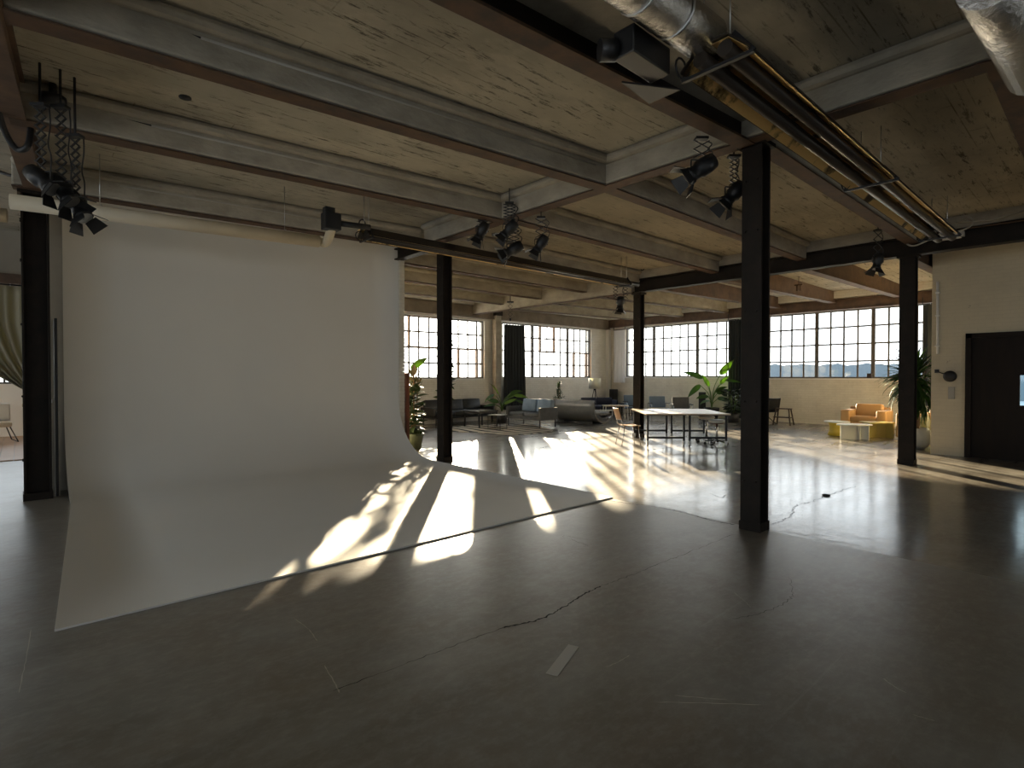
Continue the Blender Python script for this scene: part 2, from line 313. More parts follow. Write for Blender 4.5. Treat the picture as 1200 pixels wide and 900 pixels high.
    def build(s, name, m, parent=None, bevel=0.0, seg=2):
        o = bpy.data.objects.new(name, s.mesh(name, m)); col.objects.link(o)
        if parent: o.parent = parent
        if bevel:
            b = o.modifiers.new('edge', 'BEVEL'); b.width = bevel; b.segments = seg; b.limit_method = 'ANGLE'; b.angle_limit = R(40)
            if seg > 2:
                for p in o.data.polygons: p.use_smooth = True
        return o
def tag(o, label=None, cat=None, group=None, kind=None):
    if label: o['label'] = label
    if cat: o['category'] = cat
    if group: o['group'] = group
    if kind: o['kind'] = kind
    return o
def thing(name, label, cat, loc=(0, 0, 0), rz=0.0, group=None, kind=None):
    o = bpy.data.objects.new(name, None); col.objects.link(o); o.location = loc; o.rotation_euler = (0, 0, rz); o.empty_display_size = 0.1
    return tag(o, label, cat, group, kind)
def struct(name, mb, m, label=None, parent=None, bevel=0.0):
    o = mb.build(name, m, parent, bevel)
    if not parent: tag(o, label, None, None, 'structure')
    return o
def copy_tree(o, parent=None):
    c = o.copy(); col.objects.link(c)
    if parent: c.parent = parent
    for ch in list(o.children): copy_tree(ch, c)
    return c
def put(me, name, parent, M):
    o = bpy.data.objects.new(name, me); col.objects.link(o); o.parent = parent; o.matrix_local = M; return o
def smoothpts(pts, n=6):                 # Catmull-Rom through points
    P = [Vector(p) for p in pts]; P = [P[0] * 2 - P[1]] + P + [P[-1] * 2 - P[-2]]; out = []
    for i in range(1, len(P) - 2):
        for k in range(n):
            t = k / n; a, b, c, d = P[i - 1:i + 3]
            out.append(0.5 * ((2 * b) + (c - a) * t + (2 * a - 5 * b + 4 * c - d) * t * t + (3 * b - a - 3 * c + d) * t ** 3))
    return out + [P[-2]]

# ------------------------------------------------------------------ room shell
XW = 19.2; YB = 15.0; ZC = 4.2; YS = -5.0; XL = -6.0; XR = 13.5
struct('floor', MB().lohi((XL, YS, -.25), (XW + .3, YB + .3, 0)).lohi((XL, YB + .3, -.25), (5.62, 19.2, 0)), M_FLOOR, 'worn polished dark concrete floor of the whole loft')
struct('ceiling', MB().lohi((XL - .3, YS - .3, ZC), (XW + .32, YB + .32, ZC + .3)).lohi((XL - .3, YB + .32, ZC), (5.62, 19.2, ZC + .3)), M_CEIL, 'stained board-marked concrete ceiling slab')
FLOOR = bpy.data.objects['floor']

def wall_with_holes(name, m, label, axis, pos, th, u0, u1, holes, z1=ZC):
    # wall in plane axis=pos, from u0 to u1, with rectangular holes (ua, ub, za, zb)
    mb = MB(); cuts = sorted(set([u0, u1] + [h for H in holes for h in H[:2]]))
    for a, b in zip(cuts, cuts[1:]):
        hs = sorted([H[2:] for H in holes if H[0] <= a + 1e-6 and H[1] >= b - 1e-6]); z = 0.0; segs = []
        for za, zb in hs:
            if za > z: segs.append((z, za))
            z = zb
        if z < z1: segs.append((z, z1))
        for za, zb in segs:
            if axis == 'x': mb.lohi((pos, a, za), (pos + th, b, zb))
            else: mb.lohi((a, pos, za), (b, pos + th, zb))
    return struct(name, mb, m, label)
ZS = 1.50; ZH = 3.58
W1 = (7.2, 12.21, 1.48, 3.50); W2 = (13.05, 18.05, 1.50, 3.53); W3 = (9.1, 14.1, 1.53, 3.60); W4 = (3.2, 8.2, 1.49, 3.64)
W3b = W3
wall_with_holes('wall_back', M_BRICK, 'white painted brick wall with two wide windows behind the lounge', 'y', YB, .32, 5.6, XW + .3, [W1, W2])
wall_with_holes('wall_window_side', M_BRICKW, 'cream painted brick wall under the two long windows on the far side', 'x', XW, .32, 2.4, YB, [W3, W4])
struct('wall_side', MB().lohi((XR, YS, 0), (XR + .2, 1.0, ZC)).lohi((XR, 1.97, 0), (XR + .2, 2.5, ZC)).lohi((XR, 1.0, 2.37), (XR + .2, 1.97, ZC)).lohi((XR + .2, 2.3, 0), (XW, 2.5, ZC)), M_WALLR, 'cream painted wall with the dark door beside the potted yucca')
RW = (-4.5, 1.2, 1.5, 3.6)
REAR = [(-4.6, -2.4), (1.8, 3.2), (6.6, 9.4)]; LEFT = [(-4.4, -.2), (.4, 4.6), (5.2, 9.4)]  # unseen openings, added to brighten the backdrop and ceiling
wall_with_holes('wall_rear', M_DARKW, None, 'y', YS - .3, .3, XL - .3, XR + .2, [(a, b, 1.3, 3.7) for a, b in REAR])
wall_with_holes('wall_left', M_DARKW, None, 'x', XL - .3, .3, YS, 19.3, [(a, b, 1.3, 3.7) for a, b in LEFT] + [(9.95, 13.3, .4, 3.7), (14.2, 18.4, .4, 3.7)])
wall_with_holes('wall_partition', M_DARKW, 'stained plaster partition behind the white backdrop', 'y', 9.62, .22, .2, 5.695, [])
struct('wall_passage', MB().lohi((5.4, 9.84, 0), (5.62, YB + .32, ZC)), M_DARKW, 'wall running back from the end of the backdrop')
wall_with_holes('wall_left_room', M_DARKW, 'stained plaster wall above the curtained opening on the far left', 'y', 13.5, .2, XL, 5.4, [(-4.2, .5, 0, 3.2)])
wall_with_holes('wall_left_room_back', M_WHITE, 'pale wall with a window behind the tied curtain', 'y', 18.9, .3, XL, 5.62, [(-5.6, .8, 1.36, 3.6)])
struct('wall_left_room_side', MB().lohi((5.4, YB + .32, 0), (5.62, 18.9, ZC)), M_WHITE)
mbw = MB()
o = thing('trim_1', 'reddish wooden plank floor of the curtained room on the left', None, kind='structure')
for k in range(30):
    x0 = -4.3 + k * .2
    if x0 > 1.2: break
    put(MB().lohi((x0, 13.55, 0.0), (x0 + .192, 18.9, .018 + .002 * (k % 2))).mesh('plank', M_WOOD), 'plank', o, Matrix())

# outside: ground far below and a hazy line of trees and roofs beyond the right window
struct('ground_outside', MB().lohi((-600, 30, -9.3), (900, 900, -9)).lohi((30, -600, -9.3), (900, 30, -9)), M_HAZE, 'hazy land outside the windows')
hz = MB(); a0 = None
prev = None
for k in range(61):
    a = R(4 + 22 * k / 60); d = 320; hgt = 7.6 + .35 * math.sin(k * .9) + .3 * math.sin(k * 2.3 + 1) + rnd.uniform(-.2, .2)
    p = Vector((math.cos(a) * d, math.sin(a) * d, 0)); q = p * 1.2
    cur = (p, q, hgt)
    if prev:
        P0, Q0, H0 = prev
        vs = [(*P0[:2], -9), (*p[:2], -9), (*p[:2], hgt), (*P0[:2], H0), (*Q0[:2], -9), (*q[:2], -9), (*q[:2], hgt), (*Q0[:2], H0)]
        hz.add(vs, [(0, 1, 2, 3), (5, 4, 7, 6), (3, 2, 6, 7), (1, 5, 6, 2), (4, 0, 3, 7)])
    prev = cur
struct('treeline', hz, M_TREES, 'distant hazy blue treeline seen through the lower panes')

# ------------------------------------------------------------------ windows
def window(nm, axis, pos, u0, u1, z0, z1, bars, mulls, rows, label, sashes=(), mfr=M_FRAME, depth=.12, jamb=True):
    root = thing(nm, label, None, kind='structure')
    def P(u, z, d=depth): return (pos + d, u, z) if axis == 'x' else (u, pos + d, z)
    def B(name, ua, ub, za, zb, t, m, d=depth):
        mb = MB(); a = P(ua, za, d - t / 2); b = P(ub, zb, d + t / 2); mb.lohi(a, b); return mb.build(name, m, root)
    f = .045
    fr = MB()
    for (ua, ub, za, zb) in ((u0, u1, z0, z0 + f), (u0, u1, z1 - f, z1), (u0, u0 + f, z0 + f, z1 - f), (u1 - f, u1, z0 + f, z1 - f)): fr.lohi(P(ua, za, depth - .04), P(ub, zb, depth + .04))
    fr.build('window_frame', mfr, root)
    zs = [z0 + (z1 - z0) * k / rows for k in range(rows + 1)]
    for z in zs[1:-1]: B('glazing_bar', u0 + f, u1 - f, z - .025, z + .025, .035, mfr)
    for u in bars: B('glazing_bar', u - .024, u + .024, z0 + f, z1 - f, .032, mfr)
    for u in mulls: B('mullion', u - .05, u + .05, z0 + f, z1 - f, .075, mfr)
    us = sorted([u0] + list(bars) + list(mulls) + [u1])
    unit = MB().box((0, 0, 0), (1, 1, 1)).mesh('pane', M_GLASS)
    for a, b in zip(us, us[1:]):
        for c, d in zip(zs, zs[1:]):
            s = ((.006, b - a - .006, d - c - .006) if axis == 'x' else (b - a - .006, .006, d - c - .006))
            put(unit, 'pane', root, Matrix.Translation(P((a + b) / 2, (c + d) / 2)) @ Matrix.Diagonal((*s, 1)))
    for (ua, ub, za, zb) in sashes:
        sm = MB()
        for q in ((ua - .03, ub + .03, za - .03, za + .03), (ua - .03, ub + .03, zb - .03, zb + .03), (ua - .03, ua + .03, za + .03, zb - .03), (ub - .03, ub + .03, za + .03, zb - .03)): sm.lohi(P(q[0], q[2], depth - .05), P(q[1], q[3], depth + .05))
        sm.build('sash_frame', M_FRAMEB if mfr is not M_FRAME or axis == 'y' else mfr, root)
    sl = MB(); sl.lohi(P(u0, z0 - .05, -.03), P(u1, z0, .32)); sl.build('window_sill', M_WHITE, root)
    c = ((u0 + u1) / 2, (z0 + z1) / 2)
    portal(P(c[0], c[1], .36), (-1, 0, 0) if axis == 'x' else (0, -1, 0), u1 - u0, z1 - z0)
    return root
ubx = lambda pxs, y=YB + .12: [ony(p, 400, y).x for p in pxs]
uby = lambda pxs, x=XW + .12: [onx(p, 400, x).y for p in pxs]
b1 = ubx([479, 490.7, 502.7, 514.5, 526, 537, 548, 558.5]); row = lambda W, k: W[2] + (W[3] - W[2]) * k / 4
lft = [b1[0] - .37 * k for k in range(1, 5)]
window('window_1', 'y', YB, *W1, b1 + lft, [], 4, 'steel-framed window on the back wall above the black sofa, behind the potted rubber fig', [(b1[5], b1[7], row(W1, 0), row(W1, 2)), (b1[0], b1[3], row(W1, 2), row(W1, 4))])
m2 = ubx([623.6, 664.8]); b2 = ubx([632.6, 641, 649, 656.7, 672.4, 679.6, 686.6]); l2 = [m2[0] - .44 * k for k in (1,)]
window('window_2', 'y', YB, *W2, b2 + l2, m2, 4, 'steel-framed window on the back wall beside the charcoal curtain', [(b2[0], b2[2], row(W2, 2), row(W2, 4)), (b2[4], b2[6], row(W2, 0), row(W2, 2))])
m3 = uby([766.6, 817.5]); b3 = uby([744, 757, 777.5, 787, 797, 806.7, 829, 840, 851.5])
window('window_3', 'x', XW, *W3, b3, m3, 4, 'long steel-framed window behind the worktables and the banana plant')
m4 = uby([957.4, 1023.5]); b4 = uby([902, 915, 928, 942, 973.6, 989, 1005.4, 1041.6, 1057, 1075])
window('window_4', 'x', XW, *W4, b4, m4, 4, 'long steel-framed window above the tan armchair with hazy treeline outside')
window('window_5', 'y', 18.9, -5.6, .8, 1.36, 3.6, [.3, -.3, -.9, -1.5, -2.1, -2.7, -3.3, -3.9, -4.5, -5.1], [], 3, 'window behind the tied greige curtain on the far left')
def fill_window(nm, axis, pos, u0, u1, z0, z1, nrm):
    root = thing(nm, None, None, kind='structure')
    def P(u, z, d): return (pos + d, u, z) if axis == 'x' else (u, pos + d, z)
    mb = MB(); n = 8
    for k in range(n + 1):
        u = u0 + (u1 - u0) * k / n; mb.lohi(P(u - .02, z0, .1), P(u + .02, z1, .16))
    for k in range(5):
        z = z0 + (z1 - z0) * k / 4; mb.lohi(P(u0, z - .02, .1), P(u1, z + .02, .16))
    mb.build('window_frame', M_FRAME, root); MB().lohi(P(u0, z0, .12), P(u1, z1, .126)).build('pane', M_GLASS, root)
    portal(P((u0 + u1) / 2, (z0 + z1) / 2, -.05 if nrm[0] + nrm[1] > 0 else .35), nrm, u1 - u0, z1 - z0)
for k, (a, b) in enumerate(REAR): fill_window('window_%d' % (11 + k), 'y', YS - .3, a, b, 1.3, 3.7, (0, 1, 0))
for k, (a, b) in enumerate(LEFT): fill_window('window_%d' % (14 + k), 'x', XL - .3, a, b, 1.3, 3.7, (1, 0, 0))
fill_window('window_9', 'x', XL - .3, 9.95, 13.3, .4, 3.7, (1, 0, 0)); fill_window('window_10', 'x', XL - .3, 14.2, 18.4, .4, 3.7, (1, 0, 0))  # unseen as well, added to brighten the left passage and room

# ------------------------------------------------------------------ columns and beams
def column(x, y, label, ztop, wx=.2, wy=.21, rz=0.0, mm=M_STEEL):
    o = thing('steel_column', label, None, (x, y, 0), rz, kind='structure')
    for sx_ in (-1, 1): MB().box((sx_ * (wx / 2 - .012), 0, ztop / 2), (.024, wy, ztop)).build('flange', mm, o, .003)
    MB().box((0, 0, ztop / 2), (wx - .048, .05, ztop)).build('web', mm, o)
    MB().box((0, 0, .045), (wx + .018, wy + .018, .09)).build('base_shoe', mm, o, .004)
    MB().box((0, 0, ztop - .02), (wx + .06, wy + .08, .04)).build('cap_plate', mm, o, .004)
    bm_ = MB()
    for z in (.5, 1.3, 2.2, 3.0, 3.5):
        for s in (-1, 1): bm_.lathe([(.012, 0), (.012, .006), (.004, .012)], (-wx / 2, s * .06, z), 8, Matrix.Rotation(R(-90), 3, 'Y'))
    bm_.build('rivet', mm, o)
    return o
c880 = at(878.5, 622); c523 = at(523, 541); c1060 = at(1061, 544.5); c745 = at(745.5, 512.5)
column(c880.x + .1, c880.y, 'dark steel column standing alone in the middle foreground of the open floor', 3.88, .2, .2)
column(c523.x, c523.y + .05, 'dark steel column at the corner of the white backdrop', 3.85, .2, .2)
column(c1060.x + .1, c1060.y, 'dark steel column in front of the potted yucca and cream wall', 3.67, .2, .23)
column(c745.x + .1, c745.y, 'dark brown steel column beside the far worktable', 3.67, .2, .2)
cL = at(52, 581); column(.155, 9.18, 'dark steel column at the left end of the white backdrop', 3.85, .27, .25)
colw = thing('steel_column', 'rusty steel column on the back wall beside the charcoal curtain', None, (12.62, 14.82, 0), kind='structure')
MB().box((0, 0, 1.85), (.24, .2, 3.7)).build('shaft', M_CASE, colw); MB().box((0, 0, 3.78), (.3, .3, .16)).build('cap_plate', M_STEEL, colw)
struct('trim_2', MB().box((19.1, 14.93, 2.1), (.16, .16, 4.2)), M_WHITE, 'white corner pipe casing between the back wall and the window wall')

def beam(p, q, label, style='cased', zt=ZC, wd=.2, fl=.18, fm=None):
    p = Vector(p); q = Vector(q); o = thing('ceiling_beam', label, None, kind='structure')
    h = zt - min(p.z, q.z); d = (q - p).normalized(); u = Vector((0, 0, 1))
    if style == 'cased':
        MB().bar(p + u * (h / 2 + .012), q + u * (h / 2 + .012), wd, h - .024).build('casing', M_CASE, o, .02)
        MB().bar(p + u * .006, q + u * .006, fl, .014).build('flange', M_FLANGE, o)
        MB().bar(p + u * (h - .05), q + u * (h - .05), wd + .16, .10).build('haunch', M_CASE, o, .045)
    else:
        m = M_STEEL if style == 'dark' else (M_PERIM if style == 'perim' else M_STEELB)
        MB().bar(p + u * .012, q + u * .012, fl, .024).build('flange', fm or m, o, .003)
        MB().bar(p + u * h / 2, q + u * h / 2, .03 if style == 'dark' else .12, h - .05).build('web', m, o)
        MB().bar(p + u * (h - .04), q + u * (h - .04), fl, .024).build('flange', m, o, .003)
    return o
sk = lambda x, y0: (x, y0 - .0985 * x)
def beam1(y0, z, label, style='cased', x0=-.05, x1=5.30, **k):
    a = sk(x0, y0); b = sk(x1, y0); return beam((*a, z), (*b, z), label, style, **k)
beam((-5.9, 3.30, 3.84), (5.45, 2.50, 3.84), 'dark steel beam running from the foreground column out over the camera', 'dark', fl=.17, fm=M_FLANGE)
beam1(4.78, 3.85, 'grey concrete-cased beam with rusty flange, second in from the foreground on the left')
beam1(6.70, 3.85, 'grey concrete-cased beam third in, above the middle of the backdrop floor')
beam1(9.02, 3.85, 'grey concrete-cased beam in front of the white backdrop wall', x1=5.36)
struct('trim_6', MB().bar((-5.9, 3.05, 4.12), (5.3, 2.25, 4.12), .55, .16), M_CASE, 'grey concrete slab band beside the dark foreground beam', None, .03)
beam1(.95, 3.85, 'grey concrete-cased beam overhead nearest the camera', x0=-5.9)
beam((5.37, YS, 3.85), (5.37, c523.y, 3.85), 'concrete-cased cross beam between the foreground column and the backdrop column', wd=.2)
beam((5.6, c523.y, 3.85), (5.6, 9.62, 3.85), 'short dark beam from the backdrop column to the partition end', 'dark', zt=4.1)
beam((5.6, 9.84, 3.85), (5.6, 14.9, 3.85), 'concrete-cased cross beam behind the partition')
beam((-.91, YS, 3.85), (.17, 9.3, 3.85), 'dark brown steel beam running along the left side to the left column', 'brown', fl=.19)
for y0, z, lb in ((.60, 3.85, 'nearest the wall heater'), (2.42, 3.85, 'beside the radiant heater'), (4.24, 3.85, 'third from the radiant heater'), (6.05, 3.85, 'over the worktables side'), (8.15, 3.85, 'between the two far columns'), (9.85, 3.85, 'first beyond the backdrop column'), (11.6, 3.85, 'over the black sofa group'), (13.3, 3.85, 'closest to the back windows')):
    beam((5.46, y0, z), (11.55, y0, z), 'concrete-cased middle-bay beam ' + lb)
beam((11.65, YS, 3.67), (11.65, 8.26, 3.67), 'dark steel beam carried by the two far columns across the room', 'dark', zt=4.02, fl=.22)
MB_ = struct('trim_3', MB().lohi((11.56, YS, 4.0), (11.74, 8.3, ZC)), M_CASE, 'concrete strip above the far dark beam')
beam((11.65, 8.3, 3.67), (11.65, 14.95, 3.67), 'concrete-cased beam from the far column to the back windows')
for y0, st, lb in ((2.62, 'brown', 'rusty steel far-bay beam ending above the cream wall corner'), (4.30, 'brown', 'rusty steel far-bay beam over the tan armchair'), (6.02, 'brown', 'rusty steel far-bay beam over the dark step stool'), (7.7, 'brown', 'rusty steel far-bay beam half hidden by the foreground column'), (9.5, 'cased', 'pale far-bay beam over the banana plant'), (11.3, 'cased', 'pale far-bay beam over the low lounge chairs'), (13.1, 'cased', 'pale far-bay beam over the navy sofa')):
    beam((11.8, y0, 3.70), (19.0, y0, 3.84), lb, st, wd=.16, fl=.2)
beam((5.7, 14.9, 3.56), (19.1, 14.9, 3.58), 'brown-grey beam above the back wall windows', 'perim', zt=4.0, fl=.2)
beam((19.08, 2.5, 3.62), (19.08, 14.9, 3.66), 'brown steel beam above the long window wall', 'brown', zt=3.98, fl=.22)
struct('trim_4', MB().lohi((18.85, 2.5, 3.98), (XW, 14.8, ZC)).lohi((5.62, 14.75, 4.0), (18.85, YB, ZC)), M_BRICK, 'pale concrete haunch above the perimeter beams')

# conduits along the beams
def pipe(name, pts, r, m, label, cat, n=8, parent=None):
    o = MB().tube(pts, r, n).build(name, m, parent)
    if not parent: tag(o, label, cat)
    return o
pipe('conduit', [(1.02, 4.59, 4.06), (5.1, 4.19, 4.06)], .016, M_COND, 'thin grey conduit along the second beam on the left', 'conduit')
pipe('conduit', [(1.0, 6.51, 4.06), (4.5, 6.16, 4.06)], .016, M_COND, 'thin grey conduit along the third beam on the left', 'conduit')
pipe('conduit', [(1.0, 8.83, 4.06), (5.0, 8.43, 4.06)], .014, M_COND, 'thin grey conduit along the beam before the backdrop', 'conduit')
pipe('conduit', [(5.8, 2.30, 4.05), (9.7, 2.30, 4.05)], .014, M_BLKP, 'thin dark conduit on the beam beside the radiant heater', 'conduit')
pipe('conduit', [(.6, 2.78, 4.09), (4.55, 2.42, 4.09)], .014, M_BLKP, 'thin dark conduit along the dark foreground beam', 'conduit')
pipe('conduit', [(5.6, 6.96 - .98, 4.06), (11.3, 5.98, 4.06)], .014, M_COND, 'thin grey conduit on the worktable side beam', 'conduit')
pipe('cable', smoothpts([(.20, 4.70, 4.10), (.45, 4.68, 4.03), (.75, 4.63, 4.08), (1.02, 4.59, 4.06)]), .014, M_BLKP, 'black cable feeding the conduit on the second beam', 'cable')
pipe('cable', [(.2, 6.6, 4.09), (1.0, 6.51, 4.06)], .012, M_BLKP, 'black cable feeding the conduit on the third beam', 'cable')
for k, (ax, bx_, r) in enumerate(((1140, 1200, .018), (1148, 1207, .018))):
    a = at(ax, 0, 3.95); b = at(bx_, 150 if k == 0 else 148, 3.95)
    d = (Vector((b.x, b.y, 0)) - Vector((a.x, a.y, 0)))
    pipe('conduit', [a - d * .2, a + d * 1.6], r, M_COND, ('pale conduit along the beam in the top right, inner of two', 'pale conduit along the beam in the top right, outer of two')[k], 'conduit')

# ------------------------------------------------------------------ white infinity backdrop (cyclorama)
rows = []; Rc = 1.15; yb = 9.6
prof = [(yb, 4.15), (yb, 3.0), (yb, 2.0), (yb, Rc)] + [(yb - Rc * (1 - math.cos(R(90) * k / 12)), Rc * (1 - math.sin(R(90) * k / 12))) for k in range(1, 13)]
prof += [(7.6, 0), (6.6, 0), (5.5, 0), (4.30, 0)]
for y, z in prof:
    t = max(0, min(1, (8.4 - y) / 4.1)); xl = .44 - .30 * t; xr = 5.60
    rows.append([(xl + (xr - xl) * k / 8, y, z + .008) for k in range(9)])
cyc = MB().sheet(rows, .013).build('backdrop_wall', M_CYC)
tag(cyc, 'white painted infinity backdrop curving from wall to floor', 'backdrop')
cyc['kind'] = 'structure'
be = MB()
for k in range(52):                         # ragged brick end of the partition
    z = k * .075; d = rnd.uniform(0, .004) if k > 5 else 0
    be = MB().lohi((5.605, 9.545 + d, z + .001), (5.71 - (d if k % 2 else 0), 9.845, z + .073))
    put(be.mesh('brick', M_BRICKW), 'brick', bpy.data.objects['wall_partition'], Matrix())
o = MB().lohi((5.73, 9.5, .12), (5.79, 9.72, 1.62)).build('rusty_board', M_CORTEN, None, .004); tag(o, 'rust-brown board standing at the end of the backdrop beside the rubber fig', 'board')
o = thing('door_panel', 'tall black panel standing between left column and the backdrop edge', 'panel', (.36, 9.36, 0))
MB().lohi((-.03, -.2, 0), (.0, .2, 2.3)).build('leaf', M_BLACK, o, .004); MB().lohi((.0, -.2, 0), (.012, -.16, 2.3)).build('edge_strip', M_CASE, o)
MB().lohi((-.055, -.02, 1.2), (-.03, .1, 1.24)).build('handle', M_ALU, o)

# floor joints, cracks, marks
def crack(pts, wd, jag=.012, seg=14, name='crack', m=None):
    P = smoothpts([(p[0], p[1], .0) for p in pts], seg); mb = MB(); L = []
    for i, p in enumerate(P):
        d = (P[min(i + 1, len(P) - 1)] - P[max(i - 1, 0)]).normalized(); nn = Vector((-d.y, d.x, 0)); c = p + nn * rnd.uniform(-jag, jag); wv = wd * rnd.uniform(.3, 1) * (.3 if i in (0, len(P) - 1) else 1)
        L.append((c + nn * wv / 2, c - nn * wv / 2))
    n = len(L); vs = [(*a[:2], .0012) for a, b in L] + [(*b[:2], .0012) for a, b in L]
    mb.add(vs, [(i, i + n, i + n + 1, i + 1) for i in range(n - 1)]); mb.build(name, m or M_CRACK, FLOOR)
F2 = lambda l: [at(*q)[:2] for q in l]
crack(F2([(390, 810), (480, 776), (545, 752), (600, 732)]), .006, .006)
crack(F2([(590, 736), (632, 726), (660, 712), (682, 698), (704, 687)]), .016, .008)
crack(F2([(712, 586), (735, 590), (770, 594), (800, 600), (830, 609), (862, 615)]), .03, .012)
crack(F2([(893, 617), (912, 612), (926, 604), (934, 592), (950, 588), (985, 575), (1003, 570)]), .012, .02)
crack(F2([(897, 620), (930, 625), (965, 632), (1010, 640)]), .006, .01)
crack(F2([(860, 626), (800, 650), (740, 674), (704, 687)]), .005, .01)
crack(F2([(690, 640), (660, 628), (690, 633)]), .004, .01)
crack(F2([(832, 578), (845, 583), (850, 580)]), .012, .01)
crack(F2([(925, 676), (927, 700), (900, 716), (860, 726)]), .005, .012)
for P_ in ([(790, 815), (822, 818), (852, 820)], [(768, 823), (820, 824), (892, 826)], [(710, 782), (724, 776), (738, 768)], [(345, 725), (362, 738), (372, 752)], [(380, 780), (392, 800), (398, 812)], [(36, 738), (30, 775), (22, 812)], [(1070, 838), (1085, 842), (1096, 845)], [(860, 694), (872, 704), (880, 712)], [(1035, 795), (1050, 806), (1062, 812)]):
    crack(F2(P_), .007, .002, 8, 'scratch', M_TAPE)
t_ = at(660, 773); o = MB().box((t_.x, t_.y, .001), (.34, .065, .002), R(22)).build('floor_tape', M_TAPE, None); tag(o, 'faded strip of tape stuck on the foreground concrete', 'tape')
t_ = at(968, 581); o = MB().lathe([(.0, 0), (.045, .0), (.05, .012), (.03, .022), (0, .025)], (t_.x, t_.y, 0), 9).build('floor_scrap', M_BLACK); o.scale = (1, 1, 1); tag(o, 'small black scrap lying on the polished floor right of the column', 'scrap')  # bit of black debris on the floor

# ------------------------------------------------------------------ door and fittings on the cream wall
d = thing('door_1', 'dark brown double door with a slim glass slot in the cream wall', None, kind='structure')
fr = MB().lohi((XR - .04, 1.88, 0), (XR + .16, 1.97, 2.37)).lohi((XR - .04, 1.0, 2.28), (XR + .16, 1.97, 2.37)).lohi((XR - .04, -.6, 2.28), (XR + .16, 1.0, 2.37)).lohi((XR - .04, -.69, 0), (XR + .16, -.6, 2.37)); fr.build('door_frame', M_DOOR, d)
MB().lohi((XR + .02, .66, 0), (XR + .08, 1.08, 2.28)).lohi((XR + .02, 1.20, 0), (XR + .08, 1.88, 2.28)).lohi((XR + .02, 1.08, 0), (XR + .08, 1.20, 1.02)).lohi((XR + .02, 1.08, 1.57), (XR + .08, 1.20, 2.28)).build('door_leaf', M_DOOR, d)
MB().lohi((XR - .03, -.6, 0), (XR - .0, .64, 2.28)).build('door_leaf', M_DOOR, d)
MB().lohi((XR + .045, 1.08, 1.02), (XR + .05, 1.20, 1.57)).build('pane', glass_material('slot_glass', (.8, .9, .92)), d)
MB().tube([(XR - .02, .74, 1.0), (XR - .06, .74, 1.0), (XR - .06, .86, 1.0)], .011).build('door_handle', M_ALU, d)
q = onx(1114.5, 441, XR)
o = thing('wall_lamp', 'round black swivel wall lamp above the switch plate on the cream wall', 'lamp', (XR, q.y, q.z))
MB().lathe([(0, -.06), (.07, -.055), (.105, -.03), (.11, 0), (.0, .005)], (-.10, 0, 0), 24, Matrix.Rotation(R(90), 3, 'Y')).build('lamp_head', M_BLACK, o)
MB().tube([(-.1, .0, .02), (-.14, .12, .06), (-.14, .2, .10), (0, .22, .10)], .010).build('arm', M_BLACK, o); MB().box((-.012, .22, .10), (.024, .07, .07)).build('wall_plate', M_BLACK, o)
q = onx(1115, 460.5, XR); o = MB().box((XR - .018, q.y, q.z), (.036, .10, .24)).build('switch_plate', mat('switch_grey', (.40, .38, .33), .5), None, .006); tag(o, 'grey switch plate below the round wall lamp', 'switch')
pipe('cable_conduit', [(XR - .03, 2.41, 3.42), (XR - .03, 2.40, 1.99)], .022, M_WHITE, 'white cable conduit running down the cream wall corner', 'conduit')
for z in (3.2, 2.75, 2.15): MB().box((XR - .03, 2.405, z), (.06, .07, .025)).build('clip', M_WHITE, bpy.data.objects['cable_conduit'])
struct('baseboard_side', MB().lohi((XR - .015, 1.97, 0), (XR, 2.5, .07)), M_WALLR, 'painted skirting at the foot of the cream wall')

q = onx(1019, 441.5, XW - .0); o = MB().box((XW + .02, q.y, 1.49 + .075), (.10, .13, .15)).build('sill_box', M_DKWOOD, None, .004); tag(o, 'small dark brown box standing on the sill of the long window', 'box')
# ------------------------------------------------------------------ curtains
def curtain(name, p, q, z0, z1, folds, amp, m, label, pinch=None, rail=True, zlow=None, nr=8, hang=Vector((0, 0, .2))):
    p = Vector((*p, 0)); q = Vector((*q, 0)); dv = q - p; nn = Vector((-dv.y, dv.x, 0)).normalized(); n = folds * 6
    o = thing(name, label, 'curtain', (0, 0, 0)); rows = []
    for i in range(nr + 1):
        t = i / nr; r_ = []
        for j in range(n + 1):
            s = j / n; ss = s
            if pinch: ss = pinch(s, t)
            z = z1 + (z0 - z1) * t
            if zlow: z = z1 + (zlow(s) - z1) * t
            a = amp * (.6 + .4 * t) * (math.sin(2 * math.pi * folds * s) + .35 * math.sin(2 * math.pi * folds * s * .53 + 1.3 + t))
            r_.append(p + dv * ss + nn * a + Vector((0, 0, z)))
        rows.append(r_)
    MB().sheet(rows, .008).build('cloth', m, o)
    if rail: MB().tube([p + Vector((0, 0, z1 + .02)) - dv * .03, q + Vector((0, 0, z1 + .02)) + dv * .03], .014).build('curtain_rod', M_BLACK, o)
    for k in range(folds + 1):
        MB().box(p + dv * (k / folds) + Vector((0, 0, z1 + .02)), (.02, .02, .05)).build('ring', M_ALU, o)
    if rail:
        for e in (p, q): MB().bar(e + Vector((0, 0, z1 + .02)), e + Vector((0, 0, z1 + .02)) + hang, .02, .02, (0, 0, 1) if hang.z == 0 else (1, 0, 0)).build('rod_bracket', M_BLACK, o)
    return o
xa = ony(591, 400, 14.7).x; xb = ony(614.5, 400, 14.7).x
curtain('curtain', (xa, 14.7), (xb, 14.7), .35, 3.42, 7, .05, M_CURB, 'charcoal curtain hanging beside the left end of the second back window', hang=Vector((0, .3, 0)), pinch=lambda s, t: s * (1 + .08 * t) - .02 * t)
ya = onx(853.5, 400, 18.98).y; yb_ = onx(872, 400, 18.98).y
